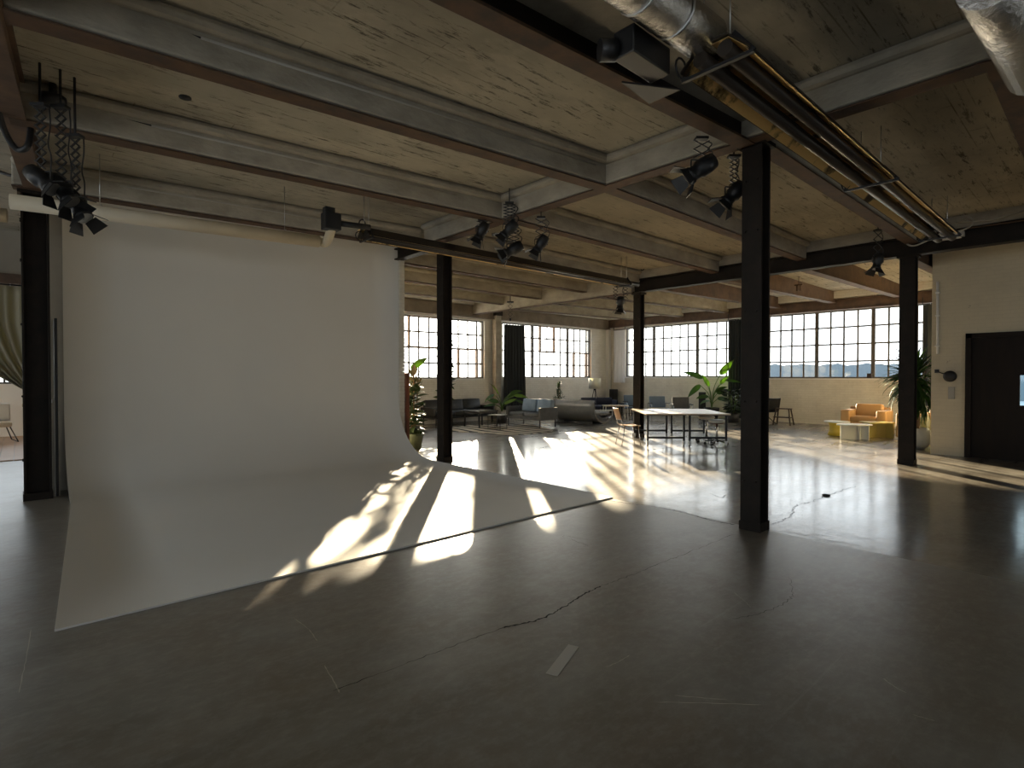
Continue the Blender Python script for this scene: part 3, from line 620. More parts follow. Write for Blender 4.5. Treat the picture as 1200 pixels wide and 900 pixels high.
curtain('curtain', (18.98, ya), (18.98, yb_ - .25), .06, 3.56, 8, .05, M_CURB, 'black full-length curtain between the two long windows behind the banana plant')
ya = onx(732, 400, 19.0).y; yb_ = onx(724, 400, 19.0).y
curtain('curtain', (19.05, ya), (19.05, yb_ + .25), 1.28, 3.52, 3, .045, M_CURW, 'short white curtain at the corner end of the long window behind the far column')
curtain('curtain', (18.95, 3.72), (18.95, 3.0), .4, 3.56, 4, .05, M_CURB, 'dark curtain at the far right end of the long window behind the yucca')
def pin(s, t):
    return s if t < .25 else s + (1 - s) * min(1, ((t - .25) / .75) ** 1.6) * .82
curtain('curtain', (-1.2, 13.38), (.42, 13.38), .85, 3.18, 9, .055, M_CURL, 'greige curtain tied back in the opening beyond the left column', pinch=pin, nr=14, zlow=lambda s: 1.25 - .35 * s)
o = MB().box((.27, 13.38, 1.02), (.5, .16, .07)).build('curtain_tieback', M_CURL, None, .02); tag(o, 'fabric band holding the greige curtain back', 'tieback')
o = MB().lohi((-4.3, 13.36, 3.22), (.6, 13.5, 3.40)).build('trim_5', M_STEELB); tag(o, 'brown lintel above the greige curtain', None, None, 'structure')

# ------------------------------------------------------------------ ceiling heaters, duct, pipe
def heater(pa, pb, label, wd=.46, spacing=1.9, brackets=None):
    pa = Vector(pa); pb = Vector(pb); L = (pb - pa).length; rz = math.atan2(pb.y - pa.y, pb.x - pa.x)
    o = thing('radiant_heater', label, 'heater', pa, rz); w2 = wd / 2
    outl = [(-w2, -.10), (-w2 * .45, .02), (w2 * .45, .02), (w2, -.10), (w2, -.085), (w2 * .42, .035), (-w2 * .42, .035), (-w2, -.085)]
    MB().extrude([(0, y, z) for y, z in outl], (L, 0, 0)).build('hood', M_HOUS, o)
    inn = [(-w2 * .96, -.100), (-w2 * .44, .015), (w2 * .44, .015), (w2 * .96, -.100), (w2 * .96, -.102), (w2 * .44, .010), (-w2 * .44, .010), (-w2 * .96, -.102)]
    MB().extrude([(.02, y, z) for y, z in inn], (L - .04, 0, 0)).build('reflector', M_REFL, o)
    for s in (-1, 1): MB().tube([(.0, s * .085, -.06), (L + .35, s * .085, -.06)], .052, 14).build('burner_tube', M_HOUS, o)
    n = brackets or max(2, int(L / spacing)); 
    for k in range(n):
        x = .06 + (L - .12) * k / (n - 1)
        b = MB().bar((x, -w2 - .02, -.125), (x, w2 + .02, -.125), .03, .02).bar((x, -w2 - .02, -.125), (x, -w2 * .5, .05), .03, .012, (1, 0, 0)).bar((x, w2 + .02, -.125), (x, w2 * .5, .05), .03, .012, (1, 0, 0))
        b.tube([(x + .07 * math.cos(a_), w2 + .03, -.03 + .07 * math.sin(a_)) for a_ in [R(t) for t in range(0, 361, 30)]], .008, 6)
        b.build('bracket', M_BLACK, o)
        MB().tube([(x, w2 * .4, .04), (x, w2 * .4, ZC - pa.z)], .005, 5).tube([(x, -w2 * .4, .04), (x, -w2 * .4, ZC - pa.z)], .005, 5).build('chain', M_ALU, o)
    return o
ha = at(868, 92, 3.74); hb = at(1108, 272, 3.74)
heater((3.38, 1.80, 3.72), (10.2, 1.80, 3.72), 'long black tube heater with reflector painted with golden glints, hung from the ceiling on the right', .46, 2.0)
o = thing('heater_duct', 'silver foil-wrapped duct feeding the tube heater overhead', 'duct', (0, 0, 0))
dpts = [(-1.0, 2.08, 3.86), (1.2, 2.0, 3.86), (2.4, 1.95, 3.86), (3.15, 1.92, 3.85), (3.5, 1.90, 3.84)]
MB().tube(dpts, .145, 24).build('foil_sleeve', M_FOIL, o); MB().tube([(3.5, 1.90, 3.84), (3.62, 1.90, 3.82)], .10, 18).build('end_collar', M_BLACK, o)
for x in (1.3, 2.2, 2.75, 3.1): MB().tube([(x + .0, 1.99 - (x - 1.2) * .04 + .15 * math.cos(t), 3.855 + .15 * math.sin(t)) for t in [R(a_) for a_ in range(0, 361, 20)]], .008, 5).build('band', M_ALU, o)
o = thing('heater_burner', 'black burner box with flue at the near end of the overhead tube heater', 'burner', (3.16, 2.10, 3.70))
MB().box((-.05, .05, 0), (.42, .16, .18)).build('housing', M_BLACK, o, .01); MB().tube([(-.25, .12, -.02), (-.34, .18, -.03)], .07, 16).build('flue_cap', M_BLACK, o); MB().extrude([(-.05, .22, -.12), (.34, .0, -.12), (.34, .26, -.12)], (0, 0, .012)).build('deflector', M_BLACK, o)
h2a = at(425, 270, 3.68); h2b = at(733, 329, 3.68)
heater(h2a, h2b, 'long tube heater hung along the far side from the backdrop to the second column', .36, 2.6)
o = thing('heater_burner', 'small black burner box at the end of the cream exhaust pipe', 'burner', at(388, 260, 3.62))
MB().box((0, 0, 0), (.22, .16, .22)).build('housing', M_BLACK, o, .01); MB().box((-.02, .02, .14), (.14, .1, .1)).build('fan_box', M_BLACK, o, .01); MB().tube([(.1, 0, 0), (.55, -.03, .02)], .04, 12).build('flue_cap', M_BLACK, o)
pa = at(12, 236, 3.5); pb = at(374, 283, 3.5)
o = thing('exhaust_pipe', 'thick cream pipe hung across the top of the backdrop with an elbow at its end', 'pipe')
MB().tube([pa, pb], .085, 20).build('pipe_run', M_PVC, o)
el = at(388, 268, 3.55); dd = (pb - pa).normalized()
MB().tube(smoothpts([pb, pb + dd * .10, Vector((el.x, el.y, 3.53)), Vector((el.x + .03, el.y, 3.60))], 5), .062, 14).build('elbow', M_PVC, o)
for t in (.24, .86):
    p_ = pa + (pb - pa) * t; MB().tube([p_ + Vector((0, 0, .05)), Vector((p_.x, p_.y, ZC))], .005, 5).build('hanger', M_ALU, o); MB().tube([p_ + Vector((0, 0, .088 * 1)), p_ + Vector((.02, 0, .1))], .012, 5).build('hanger_clip', M_ALU, o)
pq = ony(0, 215, 9.3); o = MB().tube([(-3.0, 9.35, 3.50), (-.1, 9.05, 3.50)], .085, 16).build('exhaust_pipe', M_PVC); tag(o, 'second cream pipe running left behind the left column', 'pipe')
# duct at top right corner
o = MB().tube([at(1160, -25, 3.8), at(1185, 25, 3.8), at(1212, 85, 3.8)], .16, 20).build('air_duct', M_FOIL); tag(o, 'grey metal duct in the top right corner of the ceiling', 'duct')
# lit fixture and cable clutter on the far dark beam near the right column
q = onx(1115, 276, 11.5); o = thing('strip_lamp', 'small strip lamp box mounted on the far dark beam beyond the tube heater', 'lamp', q)
MB().box((0, 0, 0), (.1, .34, .09)).build('lamp_box', M_COND, o, .01); MB().box((-.02, 0, -.055), (.06, .26, .02)).build('diffuser', M_STOOLP, o)
cb = lambda px, py, x=11.45: onx(px, py, x)
pipe('cable', smoothpts([cb(1105, 272), cb(1080, 285), cb(1068, 288), cb(1063, 283), cb(1075, 270), cb(1068, 266)]), .014, M_COND, 'grey cable looping below the strip lamp by the right column', 'cable')
pipe('cable', smoothpts([cb(1120, 272), cb(1136, 266), cb(1140, 258), cb(1134, 254)]), .014, M_COND, 'short grey cable curling up right of the strip lamp', 'cable')
pipe('conduit', [cb(1120, 261), cb(1160, 258), cb(1215, 243)], .014, M_COND, 'grey conduit along the top of the far dark beam at right', 'conduit')
pipe('conduit', [cb(1125, 269), cb(1215, 256)], .010, M_FLANGE, 'thin rust-red pipe on the far dark beam at right', 'conduit')
q = onx(1079, 272, 11.4); o = MB().lathe([(.10, -.16), (.13, -.1), (.13, .1), (.10, .16)], q, 16, Matrix.Rotation(R(90), 3, 'X')).build('fan_motor', M_BLACK); tag(o, 'black motor drum mounted above the right column top', 'motor')
q = onx(742, 327, 11.5); o = thing('cable_box', 'grey junction box on top of the far middle column', 'box', q); MB().box((0, 0, 0), (.2, .24, .10)).build('box_body', M_COND, o, .01); MB().box((0, 0, -.07), (.14, .3, .02)).build('bracket', M_WHITE, o)
q = onx(753, 314, 11.45); o = MB().tube([q + Vector((0, .05 * math.cos(a_), .06 * math.sin(a_))) for a_ in [R(t) for t in range(0, 361, 30)]], .012, 6).build('hook_ring', M_BLACK); tag(o, 'black ring hook on the beam above the far middle column', 'hook')
# sprinkler fitting in the far bay
q = at(936, 333, 4.0); o = thing('ceiling_fitting', 'small red-brown twin pipe fitting under the far-bay ceiling', 'fitting', q); MB().box((0, 0, -.02), (.06, .2, .03)).build('cross_bar', M_STEELB, o); MB().box((0, .04, -.1), (.03, .03, .16)).box((0, -.04, -.1), (.03, .03, .16)).tube([(0, 0, 0), (0, 0, .2)], .008, 5).build('drop_pipe', M_STEELB, o)
# thing: dark hole cover in ceiling
q = at(217, 115, 4.19); o = MB().lathe([(.0, .0), (.055, .0), (.05, .02), (0, .02)], q, 12).build('ceiling_plug', M_BLACK); tag(o, 'small black plug in the ceiling over the backdrop', 'plug')

# ------------------------------------------------------------------ spotlights on scissor arms
def scissor(mb, drop, n, wd, yoff, z0=0.0):
    h = drop / n
    for k in range(n):
        za = z0 - k * h; zb = za - h
        mb.bar((-wd / 2, yoff - .006, za), (wd / 2, yoff - .006, zb), .010, .014, (0, 1, 0)); mb.bar((wd / 2, yoff + .006, za), (-wd / 2, yoff + .006, zb), .010, .014, (0, 1, 0))
def spot(loc, label, drop, n, wd=.16, yaw=0.0, aim=(-.6, 0, -.8), size=1.0, arms=1, top=ZC, cable=True):
    # yaw turns the scissor arm; aim is the world direction the lamp points in
    o = thing('spotlight', label, 'spotlight', loc, yaw, 'spotlights on scissor arms')
    mt = MB().box((0, 0, -.012), (.12, .07, .024))
    if top - loc[2] > .02: mt.box((0, 0, (top - loc[2]) / 2), (.014, .014, top - loc[2]))
    mt.build('ceiling_mount', M_BLACK, o)
    for k in range(arms):
        off = (k - (arms - 1) / 2) * .24; s = MB(); scissor(s, drop, n, wd, 0)
        a = s.build('scissor_arm', M_BLACK, o); a.location = (off, 0, -.03)
    d = (Matrix.Rotation(-yaw, 3, 'Z') @ Vector(aim)).normalized(); Q = d.to_track_quat('Z', 'Y').to_matrix(); c = Vector((0, 0, -.03 - drop - .10 * size)) 
    MB().tube([(0, 0, -.03 - drop), (0, 0, -.05 - drop)], .02 * size, 8).bar((-.1 * size, 0, -.05 - drop), (.1 * size, 0, -.05 - drop), .02, .012).bar((-.1 * size, 0, -.05 - drop), (-.1 * size, 0, c.z - .02), .02, .01, (1, 0, 0)).bar((.1 * size, 0, -.05 - drop), (.1 * size, 0, c.z - .02), .02, .01, (1, 0, 0)).build('yoke', M_BLACK, o)
    S = size; pr = [(0.03 * S, -.15 * S), (.075 * S, -.14 * S), (.088 * S, -.06 * S), (.088 * S, .02 * S), (.07 * S, .04 * S), (.07 * S, .11 * S), (.085 * S, .12 * S), (.085 * S, .15 * S)]
    hd = MB().lathe(pr, c, 16, Q); hd.build('lamp_head', M_BLACK, o)
    MB().lathe([(0, .151 * S), (.075 * S, .153 * S)], c, 16, Q).build('lens', M_ALU, o)
    for k in range(4):
        T = Matrix.Rotation(R(90) * k, 3, 'Z') @ Matrix.Rotation(R(38), 3, 'Y')
        b = MB(); ctr = Matrix.Rotation(R(90) * k, 3, 'Z') @ Vector((.115 * S, 0, .20 * S)); vs = []
        for x in (-.003, .003):
            for (y, z) in ((-.06, -.06), (.06, -.06), (.085, .06), (-.085, .06)): vs.append(c + Q @ (ctr + T @ Vector((x, y * S, z * S))))
        b.add(vs, [(0, 1, 2, 3), (7, 6, 5, 4), (0, 4, 5, 1), (1, 5, 6, 2), (2, 6, 7, 3), (3, 7, 4, 0)]); b.build('barn_door', M_BLACK, o)
    if cable:
        pts = smoothpts([(.06, .02, -.03), (wd * .7, .03, -.3 * drop), (wd * .45, .03, -.62 * drop), (wd * .75, .03, -.85 * drop), (.05, .03, c.z)], 5); MB().tube(pts, .006, 5).build('cable', M_BLKP, o)
    return o
aimL = -RT * .75 + Vector((0, 0, -.65)); aimR = RT * .7 + Vector((0, 0, -.7)); yv = AZ - R(90)
spot(dep(47, 122, 4.62), 'black spotlight on a long scissor arm by the left beam, leftmost of three', .52, 7, .085, yv, RT * .7 + Vector((0, 0, -.6)), .85)
spot(dep(71, 124, 4.72), 'black spotlight on a long scissor arm by the left beam, middle of three', .60, 8, .085, yv, RT * .6 + Vector((0, 0, -.75)), .9)
spot(dep(88, 158, 4.85), 'black spotlight hanging lowest by the left beam, in front of the cream pipe', .50, 7, .075, yv, RT * .5 + Vector((0, 0, -.8)), .9)
o = MB().lathe([(0, 0), (.10, 0), (.10, -.05), (.08, -.07), (0, -.07)], dep(62, 113, 4.95), 16).tube([dep(62, 113, 4.95), Vector((*dep(62, 113, 4.95)[:2], ZC))], .03, 8).build('ceiling_box', M_BLACK); tag(o, 'round black ceiling box above the three left spotlights', 'box')
spot(dep(597, 237, 7.70), 'black spotlight folded up tight under the ceiling over the crossing of the beams', .26, 6, .17, yv, -RT * .6 + Vector((0, 0, -.7)), .9)
spot(dep(602, 264, 7.95), 'black spotlight hanging low below the folded one at the beam crossing', .22, 4, .16, yv, -RT * .8 + Vector((0, 0, -.45)), .95, top=3.85)
spot(dep(634, 254, 7.62), 'black spotlight on an open scissor arm right of the beam crossing', .26, 3, .16, yv, -RT * .5 + Vector((0, 0, -.8)), .85, top=3.85)
spot(dep(565, 257, 8.05), 'small black spotlight clamped flat left of the beam crossing', .05, 1, .16, yv, -RT * .45 + Vector((0, 0, -.9)), .9, top=3.85, cable=False)
spot(dep(822, 161, 5.30), 'black spotlight with open barn doors under the dark foreground beam', .17, 2, .16, yv, -RT * .75 + Vector((0, 0, -.5)), 1.0, top=3.84)
spot(dep(860, 182, 5.70), 'black spotlight on a narrow scissor arm beside the foreground column top', .28, 6, .09, yv, -RT * .6 + Vector((0, 0, -.65)), .9, top=3.9)
spot(dep(727, 329, 13.3), 'black spotlight on twin scissor arms by the top of the far middle column', .40, 5, .12, yv, Vector((0, 0, -1)) - RT * .1, 1.05, arms=2)
spot(dep(1029, 269, 9.3), 'black spotlight hung on the far dark beam left of the right column', .42, 3, .15, yv, Vector((0, 0, -1)) - RT * .25, .9)
o = thing('scissor_hanger', 'empty scissor arm hanging beside the back wall column', 'scissor arm', dep(598, 354, 16.6), yv); s_ = MB(); scissor(s_, .5, 4, .14, 0); s_.build('scissor_arm', M_BLACK, o); MB().box((0, 0, 0), (.2, .1, .04)).box((0, 0, .2), (.03, .03, .4)).box((0, 0, -.53), (.06, .05, .08)).build('ceiling_mount', M_BLACK, o)
# black cable bundle looping round the left beam
cl = lambda px, py, d=5.2: dep(px, py, d)
pipe('cable', smoothpts([cl(4, 10, 4.2), cl(6, 40, 4.3), cl(3, 70, 4.5), cl(-3, 120, 4.7), cl(6, 155, 4.9), cl(20, 175, 5.0), cl(33, 170, 5.0), cl(37, 140, 5.1), cl(42, 122, 5.2), cl(55, 115, 5.3)]), .026, M_BLKP, 'thick black cable bundle looping over the left beam to the ceiling box', 'cable')
pipe('cable', smoothpts([cl(4, 0, 4.15), cl(0, 30, 4.2), cl(5, 50, 4.3), cl(2, 62, 4.4)]), .03, M_BLKP, 'coiled black cable at the upper left corner of the room', 'cable')
pipe('cable', smoothpts([cl(-4, 200, 7.0), cl(10, 205, 7.0), cl(22, 208, 7.0), cl(26, 222, 7.0)]), .02, M_BLKP, 'black cable hanging by the end of the second cream pipe', 'cable')
pipe('cable', smoothpts([dep(1156, 76, 4.9), dep(1168, 83, 4.9), dep(1182, 82, 4.8), dep(1204, 64, 4.7)]), .028, M_BLKP, 'thick black cable slung across the top right beam', 'cable')
pipe('cable', smoothpts([dep(1040, 22, 4.9), dep(1120, 30, 4.9), dep(1150, 36, 4.9), dep(1162, 52, 4.9), dep(1167, 76, 4.9)]), .010, M_COND, 'thin pale cable crossing the ceiling to the top right beam', 'cable')
for px, py, fw, lb in ((551, 288, 10.5, 'black clip lamp under the far tube heater near the backdrop column'), (720, 0, 0, ''), ):
    if not lb: continue
    o = thing('clip_lamp', lb, 'lamp', dep(px, py, fw), yv); MB().tube([(-.02, 0, .08), (.08, 0, .08), (.1, 0, .0), (.06, 0, -.08)], .014, 6).build('clip_arm', M_BLACK, o); MB().box((.0, 0, -.1), (.18, .06, .03), 0, 0, R(-18)).build('lamp_bar', M_ALU, o)
q = dep(721, 228, 8.1); o = thing('hanging_clip', 'small black clip lamp under the meeting of two beams', 'lamp', q, yv); MB().box((0, 0, 0), (.12, .05, .04), 0, 0, R(-25)).build('lamp_head', M_BLACK, o); MB().box((.05, 0, .04), (.02, .03, .06)).build('clip', M_BLACK, o)
q = dep(425, 266, 8.8); o = thing('clip_lamp', 'small hooked work lamp with bright shade beside the exhaust elbow', 'lamp', q, yv); MB().tube(smoothpts([(-.06, 0, 0), (-.05, 0, .09), (.0, 0, .12), (.04, 0, .06), (.03, 0, 0)], 4), .012, 6).build('hook', M_BLACK, o); MB().lathe([(.09, -.06), (.04, 0), (.02, .02)], (0, 0, -.02), 14).build('lamp_shade', M_REFL, o)

# ------------------------------------------------------------------ worktables
tr = -R(2.5); ex = (Matrix.Rotation(AZ - R(90) + tr, 3, 'Z') @ Vector((1, 0, 0))); rzT = AZ - R(90) + tr
TZ = .735
def worktable(loc, label):
    o = thing('worktable', label, 'table', loc, rzT, 'rolling worktables')   # origin: near left corner on the floor, x along near edge, y away
    W, L = .91, 1.84
    MB().box((W / 2, L / 2, TZ - .014), (W - .004, L, .028)).build('table_top', M_TABW, o, .003)
    MB().box((W / 2, L / 2, TZ - .036), (W - .06, L - .06, .016)).build('apron', M_BLACK, o)
    for y in (.12, 1.72):
        fr_ = MB()
        for x in (.06, W - .12 + .06): MB().box((x, y, .13 + (TZ - .045 - .13) / 2), (.04, .04, TZ - .045 - .13)).build('leg', M_BLACK, o)
        MB().box((W / 2, y, .20), (W - .16, .035, .045)).build('crossbar', M_BLACK, o)
        for x in (.06, W - .06):
            c = MB().lathe([(.0, -.018), (.045, -.018), (.05, 0), (.045, .018), (0, .018)], (x, y + .02, .05), 14, Matrix.Rotation(R(90), 3, 'Y')); cw = c.build('caster', M_ALU, o)
            MB().box((x, y, .10), (.05, .05, .06)).build('fork', M_ALU, cw)
    return o
tA = at(757, 523.5); tA = dep(757, 523.5, 11.95); tA.z = 0
worktable(tA, 'rolling worktable with pale top on black legs, nearer the wooden chair')
worktable(tA + ex * .915, 'rolling worktable with pale top on black legs, with stools tucked under its end')

# ------------------------------------------------------------------ chairs and stools
def tube_chair(loc, rz, label):
    o = thing('side_chair', label, 'chair', loc, rz)      # front faces +x
    rows = [[(.40 * (1 - i / 6) - .2, -.2 + .4 * j / 6, .455 + .012 * math.cos(i) - (.02 if i == 0 else 0) - .012 * math.sin(math.pi * j / 6)) for j in range(7)] for i in range(7)]
    MB().sheet(rows, .014).build('seat', M_SEATW, o)
    rows = [[(-.235 - .08 * i / 5 - .03 * math.sin(math.pi * j / 6), -.19 + .38 * j / 6, .58 + .26 * i / 5) for j in range(7)] for i in range(6)]
    MB().sheet(rows, .012).build('backrest', M_SEATW, o)
    for s in (-1, 1):
        MB().tube([(.16, s * .17, .44), (.20, s * .2, 0)], .011, 8).build('leg', M_CHROME, o); MB().tube([(-.16, s * .17, .44), (-.24, s * .21, 0)], .011, 8).build('leg', M_CHROME, o)
        MB().tube([(-.16, s * .16, .44), (-.22, s * .16, .5), (-.31, s * .15, .82)], .010, 8).build('back_upright', M_CHROME, o)
    MB().tube([(-.16, .17, .44), (.16, .17, .44), (.16, -.17, .44), (-.16, -.17, .44), (-.16, .17, .44)], .010, 6).build('seat_rail', M_CHROME, o)
    return o
q = dep(737, 520, 12.35); tube_chair((q.x, q.y, 0), AZ - R(90) + R(8), 'wooden side chair with chrome legs at the left end of the worktables')
def stool(loc, label, padm, frame, hz=.60):
    o = thing('swivel_stool', label, 'stool', loc, rnd.uniform(0, 1)); 
    MB().lathe([(0, hz - .07), (.17, hz - .07), (.185, hz - .04), (.18, hz - .01), (.15, hz), (0, hz)], n=20).build('seat', padm, o)
    MB().lathe([(.0, hz - .09), (.14, hz - .09), (.15, hz - .07), (0, hz - .07)], n=16).build('seat_pan', frame, o)
    MB().tube([(0, 0, .12), (0, 0, hz - .08)], .024, 10).build('gas_post', M_CHROME, o)
    for k in range(5):
        a = 2 * math.pi * k / 5; l = MB().bar((0, 0, .12), (.25 * math.cos(a), .25 * math.sin(a), .085), .03, .03).build('leg', M_BLACK, o)
        MB().lathe([(0, -.02), (.03, -.02), (.033, 0), (.03, .02), (0, .02)], (.25 * math.cos(a), .25 * math.sin(a), .034), 12, Matrix.Rotation(a, 3, 'Z') @ Matrix.Rotation(R(90), 3, 'X')).build('caster', M_BLACK, l)
    return o
q = dep(828, 515, 12.9); stool((q.x, q.y, 0), 'swivel stool with cream padded seat half under the worktable, farther of two', M_STOOLP, M_WHITE, .62)
q = dep(840, 520, 12.3); stool((q.x, q.y, 0), 'swivel stool with pale top and dark red underside at the worktable corner, nearer of two', M_OFFW, mat('stool_red', (.10, .03, .025), .5), .58)

def pad(mb, c, s, name, m, parent, bevel=.04): return MB().box(c, s).build(name, m, parent, bevel, 3)
# black sofa under the first window
so = thing('sofa', 'long black leather sofa under the first back window', 'sofa', (9.45, 14.9, 0))
W = 2.45
MB().box((W / 2, -.42, .25), (W, .80, .05)).build('frame', M_BLACK, so, .01)
for k in range(3):
    pad(None, (.10 + (W - .2) * (k + .5) / 3, -.46, .36), ((W - .2) / 3 - .01, .68, .16), 'seat_cushion', M_LEATHER, so)
    MB().box((.10 + (W - .2) * (k + .5) / 3, -.10, .60), ((W - .2) / 3 - .01, .16, .38), 0, R(-10)).build('back_cushion', M_LEATHER, so, .04, 3)
for x in (.04, W - .04): pad(None, (x, -.44, .43), (.09, .78, .28), 'armrest', M_LEATHER, so, .02)
for x in (.1, W / 2, W - .1):
    for y in (-.78, -.08): MB().box((x, y, .115), (.03, .03, .23)).build('leg', M_BLACK, so)
# black bench table
q = dep(567, 499, 16.6); bt = thing('coffee_table', 'low black table with shiny top in front of the black sofa', 'table', (q.x, q.y + .15, .0125))
MB().box((0, 0, .49), (.75, .8, .035)).build('table_top', mat('shiny_black', (.06, .064, .07), .2), bt, .006); MB().box((0, 0, .45), (.70, .75, .05)).build('apron', M_BLACK, bt)
for x in (-.34, .34):
    for y in (-.36, .36): MB().box((x, y, .215), (.035, .035, .43)).build('leg', M_BLACK, bt)
# wire side table
q = dep(583, 503, 15.9); wt = thing('side_table', 'small wire side table with glass top on the zebra rug', 'table', (q.x, q.y, .0125), R(20))
MB().box((0, 0, .42), (.42, .42, .012)).build('table_top', M_ALU, wt); wl = MB()
for x in (-.2, .2):
    for y in (-.2, .2): MB().tube([(x, y, 0), (x, y, .415)], .008, 6).build('leg', M_BLACK, wt)
MB().tube([(-.2, -.2, .02), (.2, -.2, .02), (.2, .2, .02), (-.2, .2, .02), (-.2, -.2, .02)], .007, 6).build('foot_rail', M_BLACK, wt)
# loveseat facing -x
lv = thing('loveseat', 'grey two-seat sofa with blue-grey cushions on slim black legs', 'sofa', (11.75, 12.15, .0125))
MB().box((0, 0, .27), (.74, 1.44, .09)).build('frame', M_GREYF, lv, .01)
for s in (-1, 1):
    pad(None, (-.05, s * .33, .375), (.62, .64, .13), 'seat_cushion', M_GREYF, lv)
    MB().box((.28, s * .33, .62), (.17, .62, .42), 0, 0, R(12)).build('back_cushion', M_BLUEC, lv, .05, 3)
    pad(None, (.0, s * .72, .42), (.76, .09, .36), 'armrest', M_GREYF, lv, .015)
    for x in (-.33, .33): MB().box((x, s * .70, .115), (.028, .028, .23)).build('leg', M_BLACK, lv)
# zebra rug
M_RUG = mat('zebra_pile', (.62, .56, .46), .95); n, l, p = nodes(M_RUG); t = n.new('ShaderNodeTexCoord').outputs['Object']
wv = n.new('ShaderNodeTexWave'); wv.inputs['Scale'].default_value = .8; wv.inputs['Distortion'].default_value = 5; wv.inputs['Detail'].default_value = 1; wv.inputs['Detail Scale'].default_value = .6; l.new(t, wv.inputs[0])
l.new(ramp(n, l, wv.outputs[0], .30, .40, (.05, .045, .04), (.62, .56, .46)), p.inputs['Base Color'])
outl = []
for k in range(40):
    a = 2 * math.pi * k / 40; r_ = 1 + .10 * math.sin(3 * a + .5) + .07 * math.sin(5 * a) + .03 * math.sin(9 * a); outl.append((10.55 + 1.45 * r_ * math.cos(a), 12.15 + 1.55 * r_ * math.sin(a), .0005))
o = MB().extrude(outl, (0, 0, .012)).build('zebra_rug', M_RUG); tag(o, 'zebra-striped hide rug in front of the black sofa and loveseat', 'rug')

# wave lounge chair: J profile seen from behind
wc = thing('tub_sofa', 'large grey tub lounge sofa with curved shell back seen from behind', 'sofa', (13.75, 11.4, 0), R(4))
pr = []
for k in range(15):
    a = R(100 - 0) ; t = k / 14; ang = R(172 + 148 * t); pr.append((.62 + .58 * math.cos(ang), .50 + .46 * math.sin(ang)))
pr = [(.10, .74), (.04, .70)] + pr[1:]
o_rows = [[(x - .05, -.1 + 1.75 * j / 8, max(.02, z)) for j in range(9)] for x, z in pr]
MB().sheet(o_rows, .07).build('shell', M_WAVE, wc)
pads = [[(x + (.07 if x < .4 else 0), -.02 + 1.6 * j / 6, z + .09) for j in range(7)] for x, z in pr[6:-2]]
MB().sheet(pads, .09).build('seat_pad', M_GREYF, wc)
for j in range(5): MB().box((.75, .15 + .33 * j, .30), (.5, .30, .09), 0, 0, R(-3)).build('cushion', mat('pad_grey%d' % j, (.16, .16, .155), .7), wc, .035, 3)
MB().box((.5, .75, .03), (.5, 1.2, .06)).build('plinth', M_BLACK, wc)
# navy sofa in the corner
nv = thing('sofa', 'dark navy sofa with steel frame in the corner below the floor lamp', 'sofa', (16.6, 13.45, 0), AZ - R(90) + R(6))
MB().box((0, 0, .26), (1.3, .75, .06)).build('frame', M_ALU, nv)
for s in (-1, 1):
    pad(None, (s * .31, -.03, .36), (.6, .68, .16), 'seat_cushion', M_NAVY, nv); pad(None, (s * .31, .30, .55), (.6, .16, .34), 'back_cushion', M_NAVY, nv)
    pad(None, (s * .64, 0, .46), (.06, .75, .36), 'armrest', M_NAVY, nv, .015)
    for y in (-.34, .34): MB().box((s * .66, y, .29), (.03, .03, .58)).build('leg', M_ALU, nv)
# tripod lamp
q = dep(697, 470, 21.6); fl = thing('floor_lamp', 'tripod floor lamp with white drum shade in the far corner', 'lamp', (q.x, q.y, 0))
MB().lathe([(.24, 1.06), (.24, 1.48), (.235, 1.48), (.235, 1.06), (.24, 1.06)], n=24).build('lamp_shade', M_SHADE, fl)
for k in range(3):
    a = 2 * math.pi * k / 3 + .5; MB().tube([(.03 * math.cos(a), .03 * math.sin(a), 1.05), (.26 * math.cos(a), .26 * math.sin(a), 0)], .014, 6).build('leg', M_DKWOOD, fl)
MB().lathe([(.05, 1.0), (.05, 1.12), (.02, 1.16), (.02, 1.25)], n=12).build('lamp_hub', M_BLACK, fl)
# loudspeakers
def speaker(loc, rz, hgt, wd, dp, label, side):
    o = thing('loudspeaker', label, 'speaker', loc, rz); MB().box((0, 0, hgt / 2), (dp, wd, hgt)).build('cabinet', side, o, .008); MB().box((-dp / 2 - .006, 0, hgt / 2), (.012, wd - .02, hgt - .03)).build('grille', M_BLKP, o, .004)
    for z, r_ in ((hgt * .78, .05), (hgt * .45, .08)): MB().lathe([(r_, 0), (r_, .006), (r_ * .3, .003), (0, .003)], (-dp / 2 - .012, 0, z), 16, Matrix.Rotation(R(-90), 3, 'Y')).build('driver', M_BLACK, o)
    return o
q = onx(719, 478, 18.9); speaker((18.9, q.y, 0), 0, 1.0, .22, .3, 'tall slim black loudspeaker in the far corner by the white curtain', M_BLKP)
q = onx(823, 478, 18.8); speaker((18.8, q.y, 0), R(25), .97, .24, .34, 'tall loudspeaker with brown wooden side behind the banana plant', M_DKWOOD)
